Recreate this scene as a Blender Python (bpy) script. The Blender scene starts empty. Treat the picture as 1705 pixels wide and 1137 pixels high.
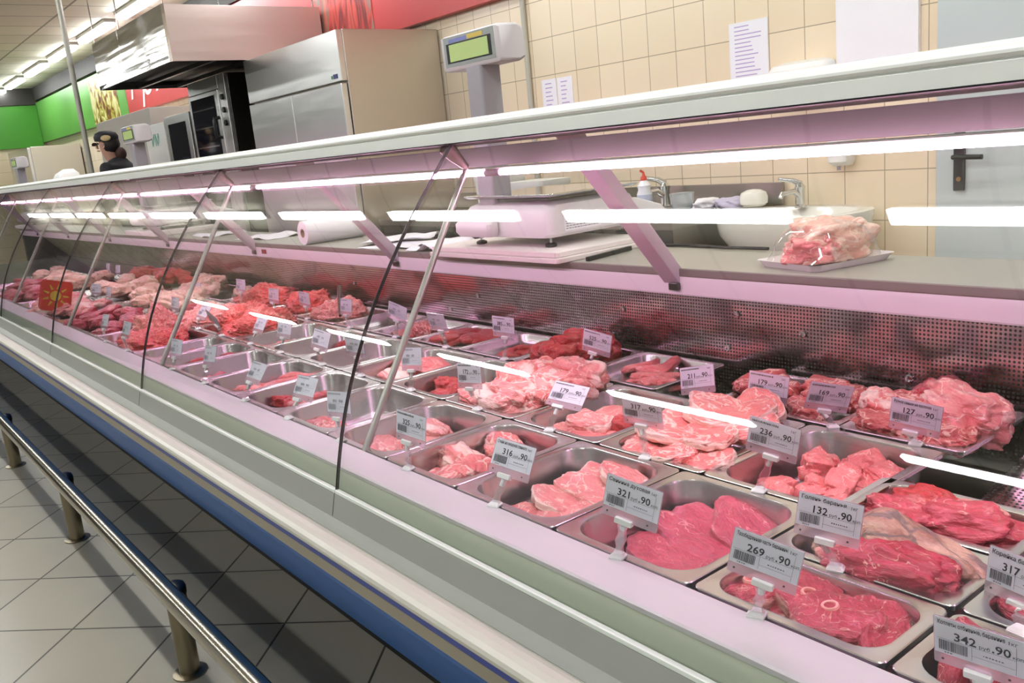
import bpy, bmesh, math, random
from mathutils import Vector, Matrix, noise, Euler
sc = bpy.context.scene
COL = sc.collection
PI = math.pi
R = math.radians

# ---------------------------------------------------------------- camera
# world: x = depth behind the counter front, y = along the counter (away), z = up
def cam_matrix(yaw, pitch, roll):
    cy, sy, cp, sp, cr, sr = math.cos(yaw), math.sin(yaw), math.cos(pitch), math.sin(pitch), math.cos(roll), math.sin(roll)
    f = Vector((sy*cp, cy*cp, -sp)); r0 = Vector((cy, -sy, 0)); u0 = r0.cross(f)
    r = r0*cr + u0*sr; u = -r0*sr + u0*cr
    m = Matrix((r, u, -f)).transposed().to_4x4()
    return m
cd = bpy.data.cameras.new('camera'); cam = bpy.data.objects.new('camera', cd); COL.objects.link(cam)
cam.matrix_world = Matrix.Translation((0, 0, 1.27)) @ cam_matrix(R(37.571), R(12.428), R(-5.524))
cd.sensor_width = 36; cd.lens = 1462.4/1705*36; cd.clip_start = .05; cd.clip_end = 200
sc.camera = cam

# ---------------------------------------------------------------- world, exposure
w = bpy.data.worlds.new('shop_air'); sc.world = w; w.use_nodes = True
w.node_tree.nodes['Background'].inputs[0].default_value = (.84, .85, .84, 1)
w.node_tree.nodes['Background'].inputs[1].default_value = .36
sc.view_settings.view_transform = 'Standard'; sc.view_settings.look = 'None'
sc.view_settings.gamma = 1; sc.view_settings.use_curve_mapping = False
sc.view_settings.exposure = 0.1
try:
    sc.cycles.transparent_max_bounces = 24; sc.cycles.max_bounces = 9; sc.cycles.caustics_reflective = False
except Exception: pass
LAMP_CEILING = 35.0     # emission of the ceiling tubes
LAMP_CASE = 56.0        # emission of the pink case tube

# ---------------------------------------------------------------- materials
MATS = {}
def nt(name):
    m = bpy.data.materials.new(name); m.use_nodes = True; MATS[name] = m
    n = m.node_tree.nodes; l = m.node_tree.links
    return m, n, l, n['Principled BSDF']
def lin(c):
    if isinstance(c, str):
        c = [int(c[i:i+2], 16)/255 for i in (0, 2, 4)]
        c = [x/12.92 if x <= .04045 else ((x+.055)/1.055)**2.4 for x in c]
    return (c[0], c[1], c[2], 1)
def N(n, t, **k):
    x = n.new(t)
    for a, b in k.items():
        if a.startswith('_'): setattr(x, a[1:], b)
        else:
            x.inputs[a.replace('__', ' ')].default_value = b
    return x
def mat(name, col, rough=.5, metal=0, spec=.5, coat=0, emit=None, es=0, var=.06, vs=6, bump=0, bs=40, stretch=None, alpha=None):
    """plain surface with a little procedural unevenness"""
    m, n, l, p = nt(name)
    c = lin(col)
    tc = n.new('ShaderNodeTexCoord'); mp = n.new('ShaderNodeMapping'); l.new(tc.outputs['Object'], mp.inputs[0])
    if stretch: mp.inputs['Scale'].default_value = stretch
    no = N(n, 'ShaderNodeTexNoise', Scale=vs, Detail=4.0); l.new(mp.outputs[0], no.inputs['Vector'])
    mx = N(n, 'ShaderNodeMix', _data_type='RGBA'); mx.inputs[6].default_value = tuple(x*(1-var) for x in c[:3])+(1,)
    mx.inputs[7].default_value = tuple(min(1, x*(1+var)) for x in c[:3])+(1,)
    l.new(no.outputs['Fac'], mx.inputs[0]); l.new(mx.outputs[2], p.inputs['Base Color'])
    p.inputs['Roughness'].default_value = rough; p.inputs['Metallic'].default_value = metal
    p.inputs['Specular IOR Level'].default_value = spec; p.inputs['Coat Weight'].default_value = coat
    if emit: p.inputs['Emission Color'].default_value = lin(emit); p.inputs['Emission Strength'].default_value = es
    if bump:
        nb = N(n, 'ShaderNodeTexNoise', Scale=bs, Detail=3.0); l.new(mp.outputs[0], nb.inputs['Vector'])
        b = N(n, 'ShaderNodeBump', Strength=bump, Distance=.01); l.new(nb.outputs['Fac'], b.inputs['Height']); l.new(b.outputs[0], p.inputs['Normal'])
    if alpha is not None: p.inputs['Alpha'].default_value = alpha
    return m
def steel(name, col, rough=.28, bump=.12, stretch=(1, 1, 1), bs=3, metal=1.0):
    """brushed / wavy stainless sheet"""
    m, n, l, p = nt(name)
    tc = n.new('ShaderNodeTexCoord'); mp = n.new('ShaderNodeMapping'); l.new(tc.outputs['Object'], mp.inputs[0]); mp.inputs['Scale'].default_value = stretch
    no = N(n, 'ShaderNodeTexNoise', Scale=bs, Detail=2.0); l.new(mp.outputs[0], no.inputs['Vector'])
    fi = N(n, 'ShaderNodeTexNoise', Scale=60.0, Detail=3.0); l.new(mp.outputs[0], fi.inputs['Vector'])
    mr = N(n, 'ShaderNodeMapRange'); mr.inputs[3].default_value = rough*.92; mr.inputs[4].default_value = rough*1.1
    l.new(fi.outputs['Fac'], mr.inputs[0]); l.new(mr.outputs[0], p.inputs['Roughness'])
    p.inputs['Base Color'].default_value = lin(col); p.inputs['Metallic'].default_value = metal
    b = N(n, 'ShaderNodeBump', Strength=bump, Distance=.05); l.new(no.outputs['Fac'], b.inputs['Height']); l.new(b.outputs[0], p.inputs['Normal'])
    return m
def emis(name, col, s):
    m, n, l, p = nt(name); n.remove(p); e = N(n, 'ShaderNodeEmission', Color=lin(col), Strength=s); l.new(e.outputs[0], n['Material Output'].inputs[0]); return m
def glassy(name, tint, f0=.04, gloss=(1, 1, 1), rough=0, haze=0, hazecol=(.8, .8, .8)):
    """thin clear sheet: Schlick mirror over a tinted transparent body"""
    m, n, l, p = nt(name); n.remove(p)
    g = n.new('ShaderNodeNewGeometry'); d = n.new('ShaderNodeVectorMath'); d.operation = 'DOT_PRODUCT'
    l.new(g.outputs['Normal'], d.inputs[0]); l.new(g.outputs['Incoming'], d.inputs[1])
    def M(op, a, b=None):
        q = n.new('ShaderNodeMath'); q.operation = op
        for i, v in enumerate((a, b)):
            if v is None: continue
            if isinstance(v, (int, float)): q.inputs[i].default_value = v
            else: l.new(v, q.inputs[i])
        return q.outputs[0]
    a = M('ABSOLUTE', d.outputs['Value']); f = M('POWER', M('SUBTRACT', 1.0, a), 5.0); f = M('ADD', M('MULTIPLY', f, 1-f0), f0)
    t = N(n, 'ShaderNodeBsdfTransparent', Color=tint+(1,)); gl = N(n, 'ShaderNodeBsdfGlossy', Color=gloss+(1,), Roughness=rough)
    body = t.outputs[0]
    if haze:
        df = N(n, 'ShaderNodeBsdfDiffuse', Color=hazecol+(1,)); mh = n.new('ShaderNodeMixShader'); mh.inputs[0].default_value = haze
        l.new(t.outputs[0], mh.inputs[1]); l.new(df.outputs[0], mh.inputs[2]); body = mh.outputs[0]
    mx = n.new('ShaderNodeMixShader'); l.new(f, mx.inputs[0]); l.new(body, mx.inputs[1]); l.new(gl.outputs[0], mx.inputs[2])
    l.new(mx.outputs[0], n['Material Output'].inputs[0]); return m
def tiles(name, c1, c2, grout, w, h, mortar, ax, off=(0, 0), rough=.25, rot=0, var=.03):
    m, n, l, p = nt(name)
    tc = n.new('ShaderNodeTexCoord'); sx = n.new('ShaderNodeSeparateXYZ'); l.new(tc.outputs['Object'], sx.inputs[0])
    cb = n.new('ShaderNodeCombineXYZ'); l.new(sx.outputs[ax[0]], cb.inputs[0]); l.new(sx.outputs[ax[1]], cb.inputs[1])
    mp = n.new('ShaderNodeMapping'); mp.inputs['Location'].default_value = (off[0], off[1], 0); mp.inputs['Rotation'].default_value = (0, 0, rot)
    l.new(cb.outputs[0], mp.inputs[0])
    b = n.new('ShaderNodeTexBrick'); b.offset = 0; b.squash = 1
    b.inputs['Color1'].default_value = lin(c1); b.inputs['Color2'].default_value = lin(c2); b.inputs['Mortar'].default_value = lin(grout)
    b.inputs['Scale'].default_value = 1; b.inputs['Brick Width'].default_value = w; b.inputs['Row Height'].default_value = h; b.inputs['Mortar Size'].default_value = mortar
    b.inputs['Mortar Smooth'].default_value = .1; b.inputs['Bias'].default_value = 0
    l.new(mp.outputs[0], b.inputs['Vector'])
    no = N(n, 'ShaderNodeTexNoise', Scale=2.2, Detail=5.0); l.new(tc.outputs['Object'], no.inputs['Vector'])
    mr = N(n, 'ShaderNodeMapRange'); mr.inputs[3].default_value = 1-var*2; mr.inputs[4].default_value = 1+var
    l.new(no.outputs['Fac'], mr.inputs[0])
    mx = N(n, 'ShaderNodeVectorMath', _operation='SCALE'); l.new(b.outputs['Color'], mx.inputs[0]); l.new(mr.outputs[0], mx.inputs['Scale'])
    l.new(mx.outputs[0], p.inputs['Base Color']); p.inputs['Roughness'].default_value = rough
    bp = N(n, 'ShaderNodeBump', Strength=.3, Distance=.004); bp.invert = True; l.new(b.outputs['Fac'], bp.inputs['Height']); l.new(bp.outputs[0], p.inputs['Normal'])
    return m
def perforated(name, pitch, rad, col, ax=(1, 2)):
    """stainless sheet with a square grid of round holes (dark behind), object y/z"""
    m, n, l, p = nt(name)
    tc = n.new('ShaderNodeTexCoord'); sx = n.new('ShaderNodeSeparateXYZ'); l.new(tc.outputs['Object'], sx.inputs[0])
    def M(op, a, b=None):
        q = n.new('ShaderNodeMath'); q.operation = op
        for i, v in enumerate((a, b)):
            if v is None: continue
            if isinstance(v, (int, float)): q.inputs[i].default_value = v
            else: l.new(v, q.inputs[i])
        return q.outputs[0]
    us = []
    for c in ax:
        u = M('SUBTRACT', M('FRACT', M('DIVIDE', sx.outputs[c], pitch)), .5); us.append(M('MULTIPLY', u, u))
    r = M('SQRT', M('ADD', us[0], us[1])); hole = M('LESS_THAN', r, rad)
    no = N(n, 'ShaderNodeTexNoise', Scale=2.5, Detail=2.0); l.new(tc.outputs['Object'], no.inputs['Vector'])
    mx = N(n, 'ShaderNodeMix', _data_type='RGBA'); mx.inputs[6].default_value = lin(col); mx.inputs[7].default_value = (.012, .010, .012, 1)
    l.new(hole, mx.inputs[0]); l.new(mx.outputs[2], p.inputs['Base Color'])
    l.new(M('SUBTRACT', 1.0, hole), p.inputs['Metallic'])
    l.new(M('ADD', M('MULTIPLY', hole, .6), .15), p.inputs['Roughness'])
    b = N(n, 'ShaderNodeBump', Strength=.25, Distance=.06); l.new(no.outputs['Fac'], b.inputs['Height']); l.new(b.outputs[0], p.inputs['Normal'])
    return m
def meat(name, lean1, lean2, fat, marb=.04, rim=1.0, mscale=2.2, rough=.33, dark=None):
    """fresh meat: uneven lean colour, pale seams of fat, pale rim from the mesh attribute 'fat'"""
    m, n, l, p = nt(name)
    tc = n.new('ShaderNodeTexCoord'); oi = n.new('ShaderNodeObjectInfo')
    ad = N(n, 'ShaderNodeVectorMath', _operation='ADD'); sca = N(n, 'ShaderNodeVectorMath', _operation='SCALE')
    cbx = n.new('ShaderNodeCombineXYZ'); l.new(oi.outputs['Random'], cbx.inputs[0]); l.new(oi.outputs['Random'], cbx.inputs[1]); l.new(cbx.outputs[0], sca.inputs[0]); sca.inputs['Scale'].default_value = 20
    l.new(tc.outputs['Object'], ad.inputs[0]); l.new(sca.outputs[0], ad.inputs[1])
    V = ad.outputs[0]
    a = N(n, 'ShaderNodeTexNoise', Scale=4.5, Detail=6.0, Roughness=.62); l.new(V, a.inputs['Vector'])
    c1 = N(n, 'ShaderNodeMix', _data_type='RGBA'); c1.inputs[6].default_value = lin(lean1); c1.inputs[7].default_value = lin(lean2)
    mr = N(n, 'ShaderNodeMapRange'); mr.inputs[1].default_value = .35; mr.inputs[2].default_value = .65; l.new(a.outputs['Fac'], mr.inputs[0]); l.new(mr.outputs[0], c1.inputs[0])
    s = N(n, 'ShaderNodeTexNoise', Scale=mscale, Detail=3.0, Roughness=.5, Distortion=1.2); l.new(V, s.inputs['Vector'])
    def M(op, a, b=None):
        q = n.new('ShaderNodeMath'); q.operation = op
        for i, v in enumerate((a, b)):
            if v is None: continue
            if isinstance(v, (int, float)): q.inputs[i].default_value = v
            else: l.new(v, q.inputs[i])
        return q.outputs[0]
    ridge = M('ABSOLUTE', M('SUBTRACT', s.outputs['Fac'], .5))
    seam = N(n, 'ShaderNodeMapRange'); seam.inputs[1].default_value = marb; seam.inputs[2].default_value = marb*.3; seam.inputs[3].default_value = 0; seam.inputs[4].default_value = .85
    l.new(ridge, seam.inputs[0])
    at = n.new('ShaderNodeAttribute'); at.attribute_name = 'fat'
    fr = M('MULTIPLY', at.outputs['Fac'], rim)
    nz = N(n, 'ShaderNodeTexNoise', Scale=9.0, Detail=4.0); l.new(V, nz.inputs['Vector'])
    fr2 = N(n, 'ShaderNodeMapRange'); fr2.inputs[1].default_value = .45; fr2.inputs[2].default_value = .75
    l.new(M('ADD', fr, M('MULTIPLY', M('SUBTRACT', nz.outputs['Fac'], .5), .6)), fr2.inputs[0])
    ff = M('MAXIMUM', seam.outputs[0], fr2.outputs[0])
    c2 = N(n, 'ShaderNodeMix', _data_type='RGBA'); l.new(ff, c2.inputs[0]); l.new(c1.outputs[2], c2.inputs[6]); c2.inputs[7].default_value = lin(fat)
    l.new(c2.outputs[2], p.inputs['Base Color'])
    p.inputs['Roughness'].default_value = rough; p.inputs['Coat Weight'].default_value = .25; p.inputs['Coat Roughness'].default_value = .15
    fb = N(n, 'ShaderNodeTexNoise', Scale=16.0, Detail=4.0); l.new(V, fb.inputs['Vector'])
    b = N(n, 'ShaderNodeBump', Strength=.4, Distance=.015); l.new(fb.outputs['Fac'], b.inputs['Height']); l.new(b.outputs[0], p.inputs['Normal'])
    return m

M_white = mat('white_paint', 'e6e6e0', .35)
M_rail = mat('pearl_rail', 'eef2ec', .3)
M_bump = mat('bumper_plastic', 'c8c8bc', .35, var=.03)
M_shelf = mat('grey_channel', '9b9e97', .45, var=.04)
M_band = mat('sage_fascia', 'dfe5d4', .4, var=.03)
M_lip = mat('deck_lip_metal', 'd6d2d8', .4, var=.02)
M_blue = mat('blue_stripe', '2f49a0', .35)
M_beige = mat('beige_stripe', 'a49d8b', .4)
M_belly = mat('blue_panel', '1668c0', .35, var=.08)
M_kick = mat('black_kick', '0c0c0c', .5)
M_lav = mat('apron_metal', 'f0eaf0', .4, var=.02)
M_wtop = mat('worktop_steel', 'a8a69c', .42, metal=.35, var=.08, vs=14)
M_wedge = mat('worktop_edge', '8c827f', .4, metal=.5)
M_mauve = mat('canopy_mauve', '868a82', .5, var=.04)
M_beam = mat('beam_paint', 'c9bac6', .35, var=.03)
M_rod = steel('rod_metal', 'b8b8b2', .35, 0)
M_tray = steel('tray_steel', 'd2cecf', .25, .035, bs=5)
M_traye = M_tray
M_deck = steel('deck_steel', '6a6765', .3, .15)
M_perf = perforated('perforated_steel', .0085, .30, 'bdb2b6')
M_perf2 = perforated('perforated_floor_steel', .009, .27, 'e8e6e2', (0, 1))
M_glass = glassy('curved_glass', (.985, .995, .985), .035)
M_seal = mat('black_seal', '141012', .4)
M_edge = mat('glass_edge', 'e8f2ea', .15)
M_tube = emis('case_tube', 'ffbce8', LAMP_CASE)
M_ctube = emis('ceiling_tube', 'f7f9fc', LAMP_CEILING)
M_fix = mat('fixture_grey', 'a8a498', .4)
M_rubber = mat('black_rubber', '101010', .5)
M_chrome = steel('chrome', 'd8dadc', .12, 0)
M_tubular = steel('rail_steel', 'b3aea0', .2, .02)
M_post = steel('post_steel', '8d8470', .35, .2, bs=12)
M_fridge = steel('fridge_steel', 'cfc8bb', .42, .05, (1, 1, .35), 2.5)
M_fridgef = steel('fridge_front_steel', 'dadad6', .34, .08, (1, .8, 3.0), 2.2)
M_hood = steel('hood_steel', 'b4b2ae', .10, .16, (.35, .25, 3.2), 2.6)
M_dark = mat('dark_recess', '0e0c0c', .6)
M_dsteel = steel('dark_steel', '5c5a58', .28, .2)
M_plas = mat('scale_plastic', 'd8d4d6', .38, var=.02)
M_plasg = mat('scale_grey_plastic', 'a19da3', .4, var=.03)
M_face = mat('display_bezel', '9aa09c', .35)
M_lcd = mat('lcd_green', 'a9bd7c', .2, emit='a9bd7c', es=.25)
M_black = mat('black_plastic', '141414', .4)
M_bluel = mat('blue_label', '7f86c0', .4)
M_yel = mat('yellow_label', 'd8bf5a', .4)
M_paper = mat('paper', 'ecebf0', .6, var=.02)
M_card = mat('price_card', 'dfdeec', .55, var=.01)
M_ink = mat('black_ink', '2a2a33', .6)
M_inkg = mat('grey_ink', '8a8a98', .6)
M_sheet = glassy('clear_tag_sheet', (.95, .86, .92), .05, haze=.35, hazecol=(.82, .66, .76))
M_stem = glassy('clear_stem', (.92, .90, .92), .16, rough=.03, haze=.08, hazecol=(.9, .85, .88))
M_clip = mat('white_clip', 'eceeee', .35, var=.01)
M_board = mat('cutting_board_plastic', 'efe9e4', .4, var=.02)
M_cer = mat('ceramic', 'e6e4da', .12, var=.01)
M_sinks = steel('sink_steel', '9a948b', .3, .3, bs=4)
M_door = mat('door_paint', 'bcc5c4', .4, var=.02)
M_green = mat('green_sign', '5f9f44', .4, var=.05, vs=2)
M_red = mat('red_sign', 'c24646', .35, var=.05, vs=2)
M_cloth = mat('navy_cloth', '15161d', .8)
M_skin = mat('skin', 'c39480', .5)
M_hair = mat('dark_hair', '1c1412', .6)
M_film = glassy('cling_film', (.97, .96, .96), .09, rough=.04)
M_foam = mat('foam_tray', 'ece8e6', .5)

K = {
 'pork':  meat('pork_lean', 'e27e80', 'ef9c98', 'f8d6cc', .022, 1.5, 1.8),
 'neck':  meat('pork_neck', 'dd6668', 'ee8a86', 'f8d4ca', .036, 1.5, 2.0),
 'veal':  meat('veal_lean', 'b83a58', 'd0566c', 'e99aa0', .006, .3, 1.3, .28),
 'lamb':  meat('lamb_lean', 'a8283c', 'c8445a', 'e6a79c', .010, .8, 2.0),
 'beef':  meat('beef_lean', 'a0141e', 'c42832', 'd98a80', .006, .4, 2.0),
 'cube':  meat('pork_cube', 'df686e', 'ee8686', 'f4bcb4', .014, .5, 1.5),
 'stew':  meat('fatty_rib', 'a8303c', 'd0605f', 'edc0b4', .040, .8, 2.2),
 'shank': meat('shank_skin', '9c6a5c', 'dcb8a2', '776a6a', .06, .0, 1.6),
 'mince': meat('mince_red', 'c41e2a', 'ea4648', 'f49a90', .035, 0, 14, .4),
 'mincep':meat('mince_pink', 'd95a5c', 'ee8a86', 'f8cfc4', .05, 0, 14, .4),
 'chick': meat('chicken_pale', 'e3a795', 'efc7b4', 'f7e2d2', .05, .6, 2),
 'skin':  meat('lamb_skin', 'c9a48c', 'dcc0aa', 'ead8c4', .05, .6, 2),
}
M_bone = mat('bone_ring', 'f0a9a2', .4, var=.1, vs=20)
M_marrow = mat('marrow', 'c9463f', .35)
M_skinfat = K['skin']

# ---------------------------------------------------------------- helpers
class MB:
    def __init__(s): s.v = []; s.f = []
    def add(s, vs, fs):
        o = len(s.v); s.v += [tuple(v) for v in vs]; s.f += [tuple(i+o for i in f) for f in fs]; return s
    def box(s, a, b, mtx=None):
        x0, y0, z0 = a; x1, y1, z1 = b
        vs = [(x0,y0,z0),(x1,y0,z0),(x1,y1,z0),(x0,y1,z0),(x0,y0,z1),(x1,y0,z1),(x1,y1,z1),(x0,y1,z1)]
        if mtx: vs = [mtx @ Vector(v) for v in vs]
        return s.add(vs, [(3,2,1,0),(4,5,6,7),(0,1,5,4),(1,2,6,5),(2,3,7,6),(3,0,4,7)])
    def tube(s, pts, r, n=12, cap=True):
        pts = [Vector(p) for p in pts]; rs = r if isinstance(r, (list, tuple)) else [r]*len(pts)
        vs = []; up = None
        for i, p in enumerate(pts):
            t = (pts[min(i+1, len(pts)-1)]-pts[max(i-1, 0)]).normalized()
            if up is None: up = t.orthogonal().normalized()
            up = (up - t*up.dot(t)).normalized(); b = t.cross(up)
            for k in range(n):
                a = 2*PI*k/n; vs.append(p + up*rs[i]*math.cos(a) + b*rs[i]*math.sin(a))
        fs = [(i*n+k, i*n+(k+1) % n, (i+1)*n+(k+1) % n, (i+1)*n+k) for i in range(len(pts)-1) for k in range(n)]
        if cap: fs += [tuple(range(n))[::-1], tuple(range((len(pts)-1)*n, len(pts)*n))]
        return s.add(vs, fs)
    def loft(s, rings, cap0=True, cap1=True):
        n = len(rings[0]); vs = [v for r in rings for v in r]
        fs = [(i*n+k, i*n+(k+1) % n, (i+1)*n+(k+1) % n, (i+1)*n+k) for i in range(len(rings)-1) for k in range(n)]
        if cap0: fs.append(tuple(range(n))[::-1])
        if cap1: fs.append(tuple(range((len(rings)-1)*n, len(rings)*n)))
        return s.add(vs, fs)
    def prism(s, prof, y0, y1):
        """closed xz profile swept along y"""
        return s.loft([[(x, y0, z) for x, z in prof], [(x, y1, z) for x, z in prof]])
    def lathe(s, prof, c=(0, 0, 0), n=20):
        return s.loft([[(c[0]+r*math.cos(2*PI*k/n), c[1]+r*math.sin(2*PI*k/n), c[2]+z) for k in range(n)] for r, z in prof])
    def build(s, name, m, parent=None, smooth=False, bevel=0, loc=None, label=None, seg=2):
        me = bpy.data.meshes.new(name); me.from_pydata(s.v, [], s.f); me.validate(); me.update()
        bm = bmesh.new(); bm.from_mesh(me); bmesh.ops.recalc_face_normals(bm, faces=bm.faces[:]); bm.to_mesh(me); bm.free()
        if isinstance(m, (list, tuple)):
            for q in m: me.materials.append(q)
        else: me.materials.append(m)
        o = bpy.data.objects.new(name, me); COL.objects.link(o)
        if smooth:
            for p in me.polygons: p.use_smooth = True
            try: me.set_sharp_from_angle(angle=R(40))
            except Exception: pass
        if bevel:
            b = o.modifiers.new('b', 'BEVEL'); b.width = bevel; b.segments = seg; b.limit_method = 'ANGLE'; b.angle_limit = R(35)
        if parent: o.parent = parent
        if loc: o.location = loc
        if label: o['label'] = label
        return o
def tag(o, label, cat, group=None, kind=None):
    o['label'] = label; o['category'] = cat
    if group: o['group'] = group
    if kind: o['kind'] = kind
    return o
def empty(name, loc, label, cat, group=None, rot=(0, 0, 0)):
    o = bpy.data.objects.new(name, None); COL.objects.link(o); o.location = loc; o.rotation_euler = rot; o.empty_display_size = .02
    return tag(o, label, cat, group)
def struct(o): o['kind'] = 'structure'; return o
def rrect(x0, x1, y0, y1, r, z, n=6):
    r = min(r, (x1-x0)/2-1e-4, (y1-y0)/2-1e-4); pts = []
    for cx, cy, a0 in ((x1-r, y1-r, 0), (x0+r, y1-r, 90), (x0+r, y0+r, 180), (x1-r, y0+r, 270)):
        for k in range(n+1):
            a = R(a0+90*k/n); pts.append((cx+r*math.cos(a), cy+r*math.sin(a), z))
    return pts
FONT = None
def text_geo(mb, s, size, x, y, z=0, align='LEFT', sx=1.0, bold=0.0, shear=0.0):
    """add flat letters (in the local xy plane) to a mesh builder; returns the width"""
    cu = bpy.data.curves.new('t', 'FONT'); cu.body = s; cu.size = size; cu.align_x = align; cu.resolution_u = 2; cu.offset = bold; cu.shear = shear
    o = bpy.data.objects.new('t', cu); COL.objects.link(o)
    dg = bpy.context.evaluated_depsgraph_get(); me = bpy.data.meshes.new_from_object(o.evaluated_get(dg))
    w_ = max([v.co.x for v in me.vertices], default=0)
    mb.add([(x+v.co.x*sx, y+v.co.y, z) for v in me.vertices], [tuple(p.vertices) for p in me.polygons])
    bpy.data.objects.remove(o); bpy.data.curves.remove(cu); bpy.data.meshes.remove(me)
    return w_*sx
# ================================================================ THE ROOM
ZC = 3.0; XW = 3.5; Y0 = -4.0; Y1 = 17.1; XL = -7.0
M_floor = tiles('floor_tiles', 'b4af9f', 'aaa595', '4c483f', .33, .33, .0035, (0, 1), off=(.03, .115), rough=.3, rot=R(45), var=.05)
M_wall = tiles('wall_tiles', 'ebdabd', 'e7d5b6', 'a8997f', .18, .2065, .0022, (1, 2), off=(.054, .0), rough=.22)
M_ceil = tiles('ceiling_tiles', 'cfcab6', 'c8c3b0', '807c6c', 1.2, .6, .012, (0, 1), rough=.7)
o = struct(MB().box((XL, Y0, -.1), (XW+.3, Y1+.3, 0)).build('floor', M_floor))
o = struct(MB().box((XL, Y0, ZC), (XW+.3, Y1+.3, ZC+.1)).build('ceiling', M_ceil))
o = struct(MB().box((XW, Y0, 0), (XW+.2, Y1+.2, ZC)).build('wall_back', M_wall))
o = struct(MB().box((1.15, Y1, 0), (XW, Y1+.2, ZC)).build('wall_far', M_wall))
o = struct(MB().box((XL, Y1, 0), (1.149, Y1+.2, ZC)).build('wall_end', mat('dark_shop_end', '3c3a36', .6, var=.3, vs=1.5)))
# door leaf with handle set
d = struct(MB().box((XW-.03, .62, 0), (XW-.0121, 1.70, 2.3)).build('door_1', M_door, bevel=.003))
h = MB().box((XW-.042, 1.585, .945), (XW-.030, 1.628, 1.165)).build('handle_plate', M_black, d, bevel=.004)
MB().tube([(XW-.042, 1.607, 1.075), (XW-.085, 1.607, 1.075), (XW-.088, 1.585, 1.075), (XW-.088, 1.50, 1.072)], .0095, 10).build('door_handle', M_black, d, smooth=True)
MB().tube([(XW-.043, 1.604, .99), (XW-.049, 1.604, .99)], .009, 12).build('lock_cylinder', mat('brass', 'b79a63', .3, metal=1), d)
# sign band above the wall
def sign(name, m, y0, y1, z0, z1, label):
    return tag(MB().box((XW-.06, y0, z0), (XW-.001, y1, z1)).build(name, m, bevel=.002), label, 'sign')
def picture(name, y0, y1, z0, z1, cols, parent, label, sc_=3, st=(1, 3, .8)):
    m, n, l, p = nt(name+'_print')
    tc = n.new('ShaderNodeTexCoord'); mp = n.new('ShaderNodeMapping'); mp.inputs['Scale'].default_value = st; l.new(tc.outputs['Object'], mp.inputs[0])
    no = N(n, 'ShaderNodeTexNoise', Scale=sc_, Detail=5.0, Distortion=1.5); l.new(mp.outputs[0], no.inputs['Vector'])
    cr = n.new('ShaderNodeValToRGB'); e = cr.color_ramp.elements
    for i, c in enumerate(cols):
        pos = .3+.4*i/(len(cols)-1)
        if i < 2: e[i].position = pos; e[i].color = lin(c)
        else: q = e.new(pos); q.color = lin(c)
    l.new(no.outputs['Fac'], cr.inputs[0]); l.new(cr.outputs[0], p.inputs['Base Color']); p.inputs['Roughness'].default_value = .35
    return MB().box((XW-.063, y0, z0), (XW-.0601, y1, z1)).build(name, m, parent, label=label)
g = sign('green_sign', M_green, 11.9, Y1-.001, 2.10, 2.76, 'bright green wall sign band with a food picture, at far corner')
picture('food_picture', 12.25, 13.55, 2.12, 2.70, ['4a3a24', '7a3226', 'a9a83f', 'd8cf96', 'c9c9a8'], g, 'picture of grilled food and greens', 4, (1, 1.4, 1.3))
struct(MB().box((XW-.075, 3.3, 2.79), (XW-.0005, Y1-.061, ZC-.001)).build('trim_1', mat('soffit_grey', '33312b', .6)))
struct(MB().box((XL, Y1-.075, 2.73), (XW-.076, Y1-.0005, ZC-.001)).build('trim_2', MATS['soffit_grey']))
g2 = tag(MB().box((1.3, Y1-.06, 2.03), (XW-.065, Y1-.001, 2.72)).build('green_sign', mat('green_sign_far', '449226', .4, var=.05, vs=2)), 'darker green sign band on the far end wall, left of corner', 'sign')
r = sign('red_sign', M_red, 3.3, 11.88, 2.13, 2.78, 'red wall sign band with white lettering and grill photo')
picture('grill_picture', 5.72, 6.62, 2.14, 2.77, ['8d2a2a', '6c1f22', 'c24038', '7b7468', 'e06a58'], r, 'picture of red kettle pattern', 2.4, (1, 2.5, .6))
picture('grill_picture', 7.45, 9.6, 2.14, 2.5, ['b55a4a', 'c06a4c', '8d5a48', 'c98a60', 'a84c44'], r, 'small picture of grilled meat', 3)
def wall_text(s, size, y, z, x, m, parent, name='lettering', shear=.25, bold=0.0, sx=1.0):
    mb = MB(); text_geo(mb, s, size, 0, 0, 0, 'LEFT', sx, bold, shear)
    # face -x : local x -> -y, local y -> z
    mb.v = [(x, y-v[0], z+v[1]) for v in mb.v]
    return mb.build(name, m, parent)
wall_text('Гриль', .62, 11.75, 2.28, XW-.064, M_white, r, shear=.35, sx=1.35)
# notices and boxes on the wall
def notice(y0, y1, z0, z1, label, rows=9, seed=1, name='wall_notice'):
    x = XW-.004
    t = empty(name, (x, (y0+y1)/2, z0), label, 'notice')
    def loc(a): return (a[0]-x, a[1]-(y0+y1)/2, a[2]-z0)
    MB().box(loc((XW-.004, y0, z0)), loc((XW-.0005, y1, z1))).build('paper_sheet', M_paper, t)
    rnd = random.Random(seed); mb = MB(); hh = (z1-z0)/(rows+2)
    for i in range(rows):
        a = y1-.03; b = y0+.03+rnd.random()*(y1-y0)*.35; zz = z1-hh*(i+1.2)
        mb.box(loc((XW-.0046, b, zz)), loc((XW-.0041, a, zz+hh*.28)))
    mb.build('printed_lines', mat('lilac_ink', 'b9a6cf', .6), t)
    return t
notice(2.47, 2.68, 1.40, 1.725, 'white typed notice on the tiles, left of the white board', 16, 2)
notice(3.765, 3.89, 1.42, 1.628, 'right sheet of two small notices beside the grey pipe', 7, 3)
notice(3.90, 4.025, 1.42, 1.63, 'left sheet of two small notices beside the grey pipe', 7, 4)
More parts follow.
